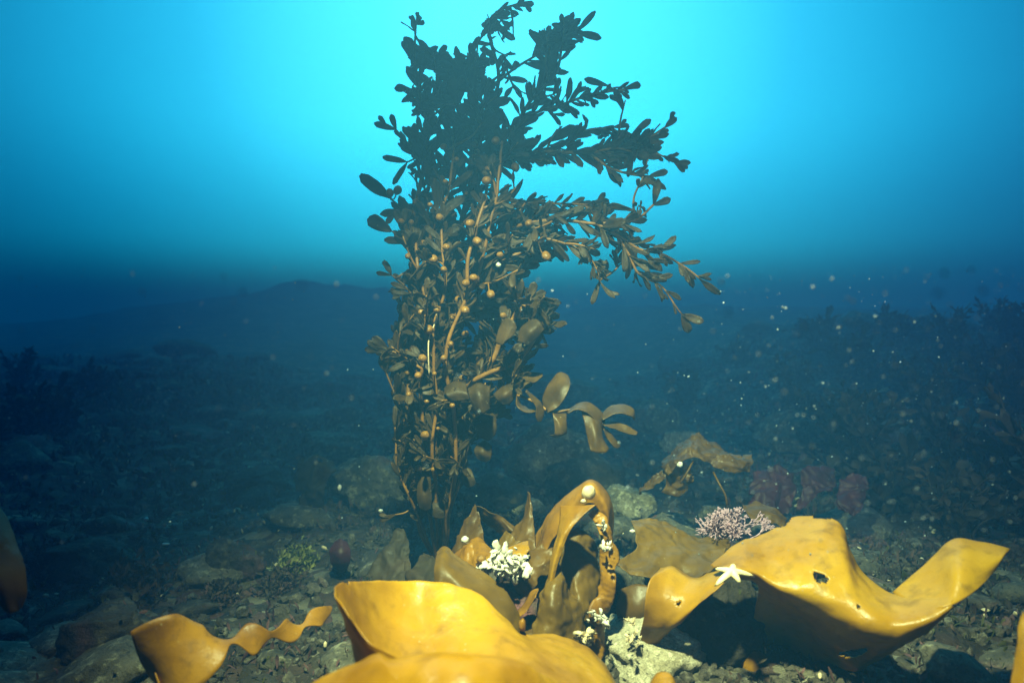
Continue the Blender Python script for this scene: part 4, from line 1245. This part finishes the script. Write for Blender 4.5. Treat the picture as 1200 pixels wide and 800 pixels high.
# ------------------------------------------------------------------ small animals and shells
def starfish():
    e = MB()
    c = at(858, 671, .855)
    # five tapering arms joined on a disc, laid on the blade and drooping over it
    X = Vector((1, 0, 0)); Y = Vector((0, .93, .36)).normalized(); N = X.cross(Y)
    prof = 7
    rings = []
    nb = 80
    for k in range(prof + 1):
        s = k / prof
        ring = []
        for j in range(nb):
            a = 2 * math.pi * j / nb + 0.45
            arm = abs(((a * 5 / (2 * math.pi)) % 1) - 0.5) * 2          # 1 at arm tip
            rr = 0.0072 + 0.0195 * max(0, arm) ** 2.3 * (0.82 + 0.3 * math.sin(a * 2 + .7))
            r_ = rr * s
            hz_ = 0.0052 * math.sqrt(max(0, 1 - s ** 2.2)) * (0.55 + 0.6 * (1 - min(1, r_ / 0.02)))
            droop = -0.006 * (r_ / 0.025) ** 2
            ring.append(c + X * (math.cos(a) * r_ * 1.15) + Y * (math.sin(a) * r_) + N * (hz_ + droop))
        ring.append(ring[0])
        rings.append(ring)
    e.grid(rings)
    return tag(e.build('starfish', M['star'], thick=0.0015, origin=c), 'small cream starfish on the left end of the big yellow blade', 'starfish')
starfish()

def shell(px, py, d, rpx, label, cat='shell', mat='white', name='shell', sx=1.1, sz=.8):
    c = at(px, py, d)
    e = MB()
    e.ball(c, rpx / F * d, 14, 9, sx, 1, sz, None, 0.25)
    return tag(e.build(name, M[mat], origin=c), label, cat)
shell(584, 310, 1.165, 3.2, 'white round snail on the pale branch in the middle of the rockweed', 'snail', name='snail', sz=1)
shell(545, 632, 1.03, 4.2, 'bright white snail on the amber fold at the foot of the rockweed', 'snail', name='snail', sz=1)
shell(797, 544, 1.33, 3.2, 'white snail on the crinkled brown kelp', 'snail', name='snail', sz=1)
shell(690, 577, 1.00, 7, 'pale limpet under the top of the kelp arch', 'limpet', 'cream', name='limpet', sz=1.2)
shell(684, 587, 1.0, 3.2, 'tiny pale limpet just below the limpet on the arch', 'limpet', 'cream', name='limpet')
shell(398, 571, 1.5, 3, 'white shell in front of the grey boulder', 'shell', sx=.8, sz=1.2)
shell(171, 608, 1.6, 2.6, 'white shell fragment on the shaded seabed at the left')
shell(194, 637, 1.45, 2.4, 'long white shell fragment right of and below the leftmost one', sx=1.9, sz=.5)
shell(446, 598, 1.42, 2.4, 'small pale shell at the left of the rockweed stems')
shell(564, 655, 1.0, 5, 'golden ball shaped float beside the white shell cluster', 'float', 'bladder', 'float', sz=1)
shell(612, 732, .83, 5, 'small orange sea squirt at the edge of the golden scroll', 'sea squirt', 'amber', 'sea_squirt', .9, 1.5)
shell(530, 572, 1.7, 2.2, 'white shell chip on the rocks right of the rockweed stems', sx=1.5, sz=.6)
shell(741, 622, 1.1, 2.5, 'white shell chip beside the speckled rock', sx=1.4)
shell(568, 572, 1.75, 3.0, 'pale shell chip between the rockweed stems and the largest boulder', sx=1.8, sz=.5)

def cluster(pts, label, seed, mats='white', name='shell_cluster', cat='shell cluster'):
    r = random.Random(seed)
    e = MB()
    c = at(*pts[0][:3])
    for px, py, d, sp, n, s in pts:
        for k in range(n):
            p = at(px + r.gauss(0, sp), py + r.gauss(0, sp * .7), d + r.gauss(0, .008))
            q = Quaternion((r.gauss(0, 1), r.gauss(0, 1), r.gauss(0, 1), r.gauss(0, 1))).normalized()
            e.ball(p, s / F * d * r.uniform(.2, 1.25), 8, 6, r.uniform(1.1, 2), 1, r.uniform(.2, .5), q, 1.3)
    return tag(e.build(name, M[mats], origin=c), label, cat)
cluster([(590, 652, 1.0, 7, 46, 3.8), (606, 658, 1.0, 7, 40, 4), (582, 664, .99, 7, 44, 4.2), (598, 668, .99, 8, 50, 4)], 'white crust of shell bits in the kelp below the amber folds', 3)
cluster([(712, 642, .96, 4, 10, 3.2), (706, 616, .98, 3, 6, 3)], 'string of pale shells on the upper part of the twisted ribbon', 5)
cluster([(702, 724, .94, 6, 26, 3.2), (710, 730, .94, 4, 10, 3)], 'pale shell crust around the lower part of the twisted ribbon', 6)
cluster([(684, 748, .93, 5, 22, 3.2), (690, 744, .93, 4, 14, 3)], 'round clump of grey shells at the foot of the twisted ribbon', 8, 'cream')
cluster([(742, 748, .92, 5, 18, 3), (738, 728, .93, 4, 12, 2.6)], 'shell clump under the lower tip of the triangular yellow sheet', 9, 'cream')

# marine snow: uncountable specks drifting in the water, thickest in the lamp light at the right
ms = MB()
r = random.Random(99)
for k in range(7000):
    d = 0.35 + 3.2 * r.random() ** 1.1 if k % 3 else r.uniform(.2, .5)
    x = r.uniform(-1.1, 1.1) * d * 0.8
    if x < 0.15 and r.random() < 0.62: continue
    z = 0.5 + d * r.uniform(-0.36, 0.07)
    y = d
    if z < hgt(x, y) + 0.03: continue
    s = (0.0003 + 0.0013 * r.random() ** (4 if x > 0.2 * d else 7)) * (0.45 + 0.45 * d)
    q = Quaternion((r.gauss(0, 1), r.gauss(0, 1), r.gauss(0, 1), r.gauss(0, 1))).normalized()
    ms.ball((x, y, z), s, 6, 4, r.uniform(.8, 1.8), 1, .8, q, .5)
tag(ms.build('marine_snow', M['snow']), kind='stuff')
print('leaves', nleaf)
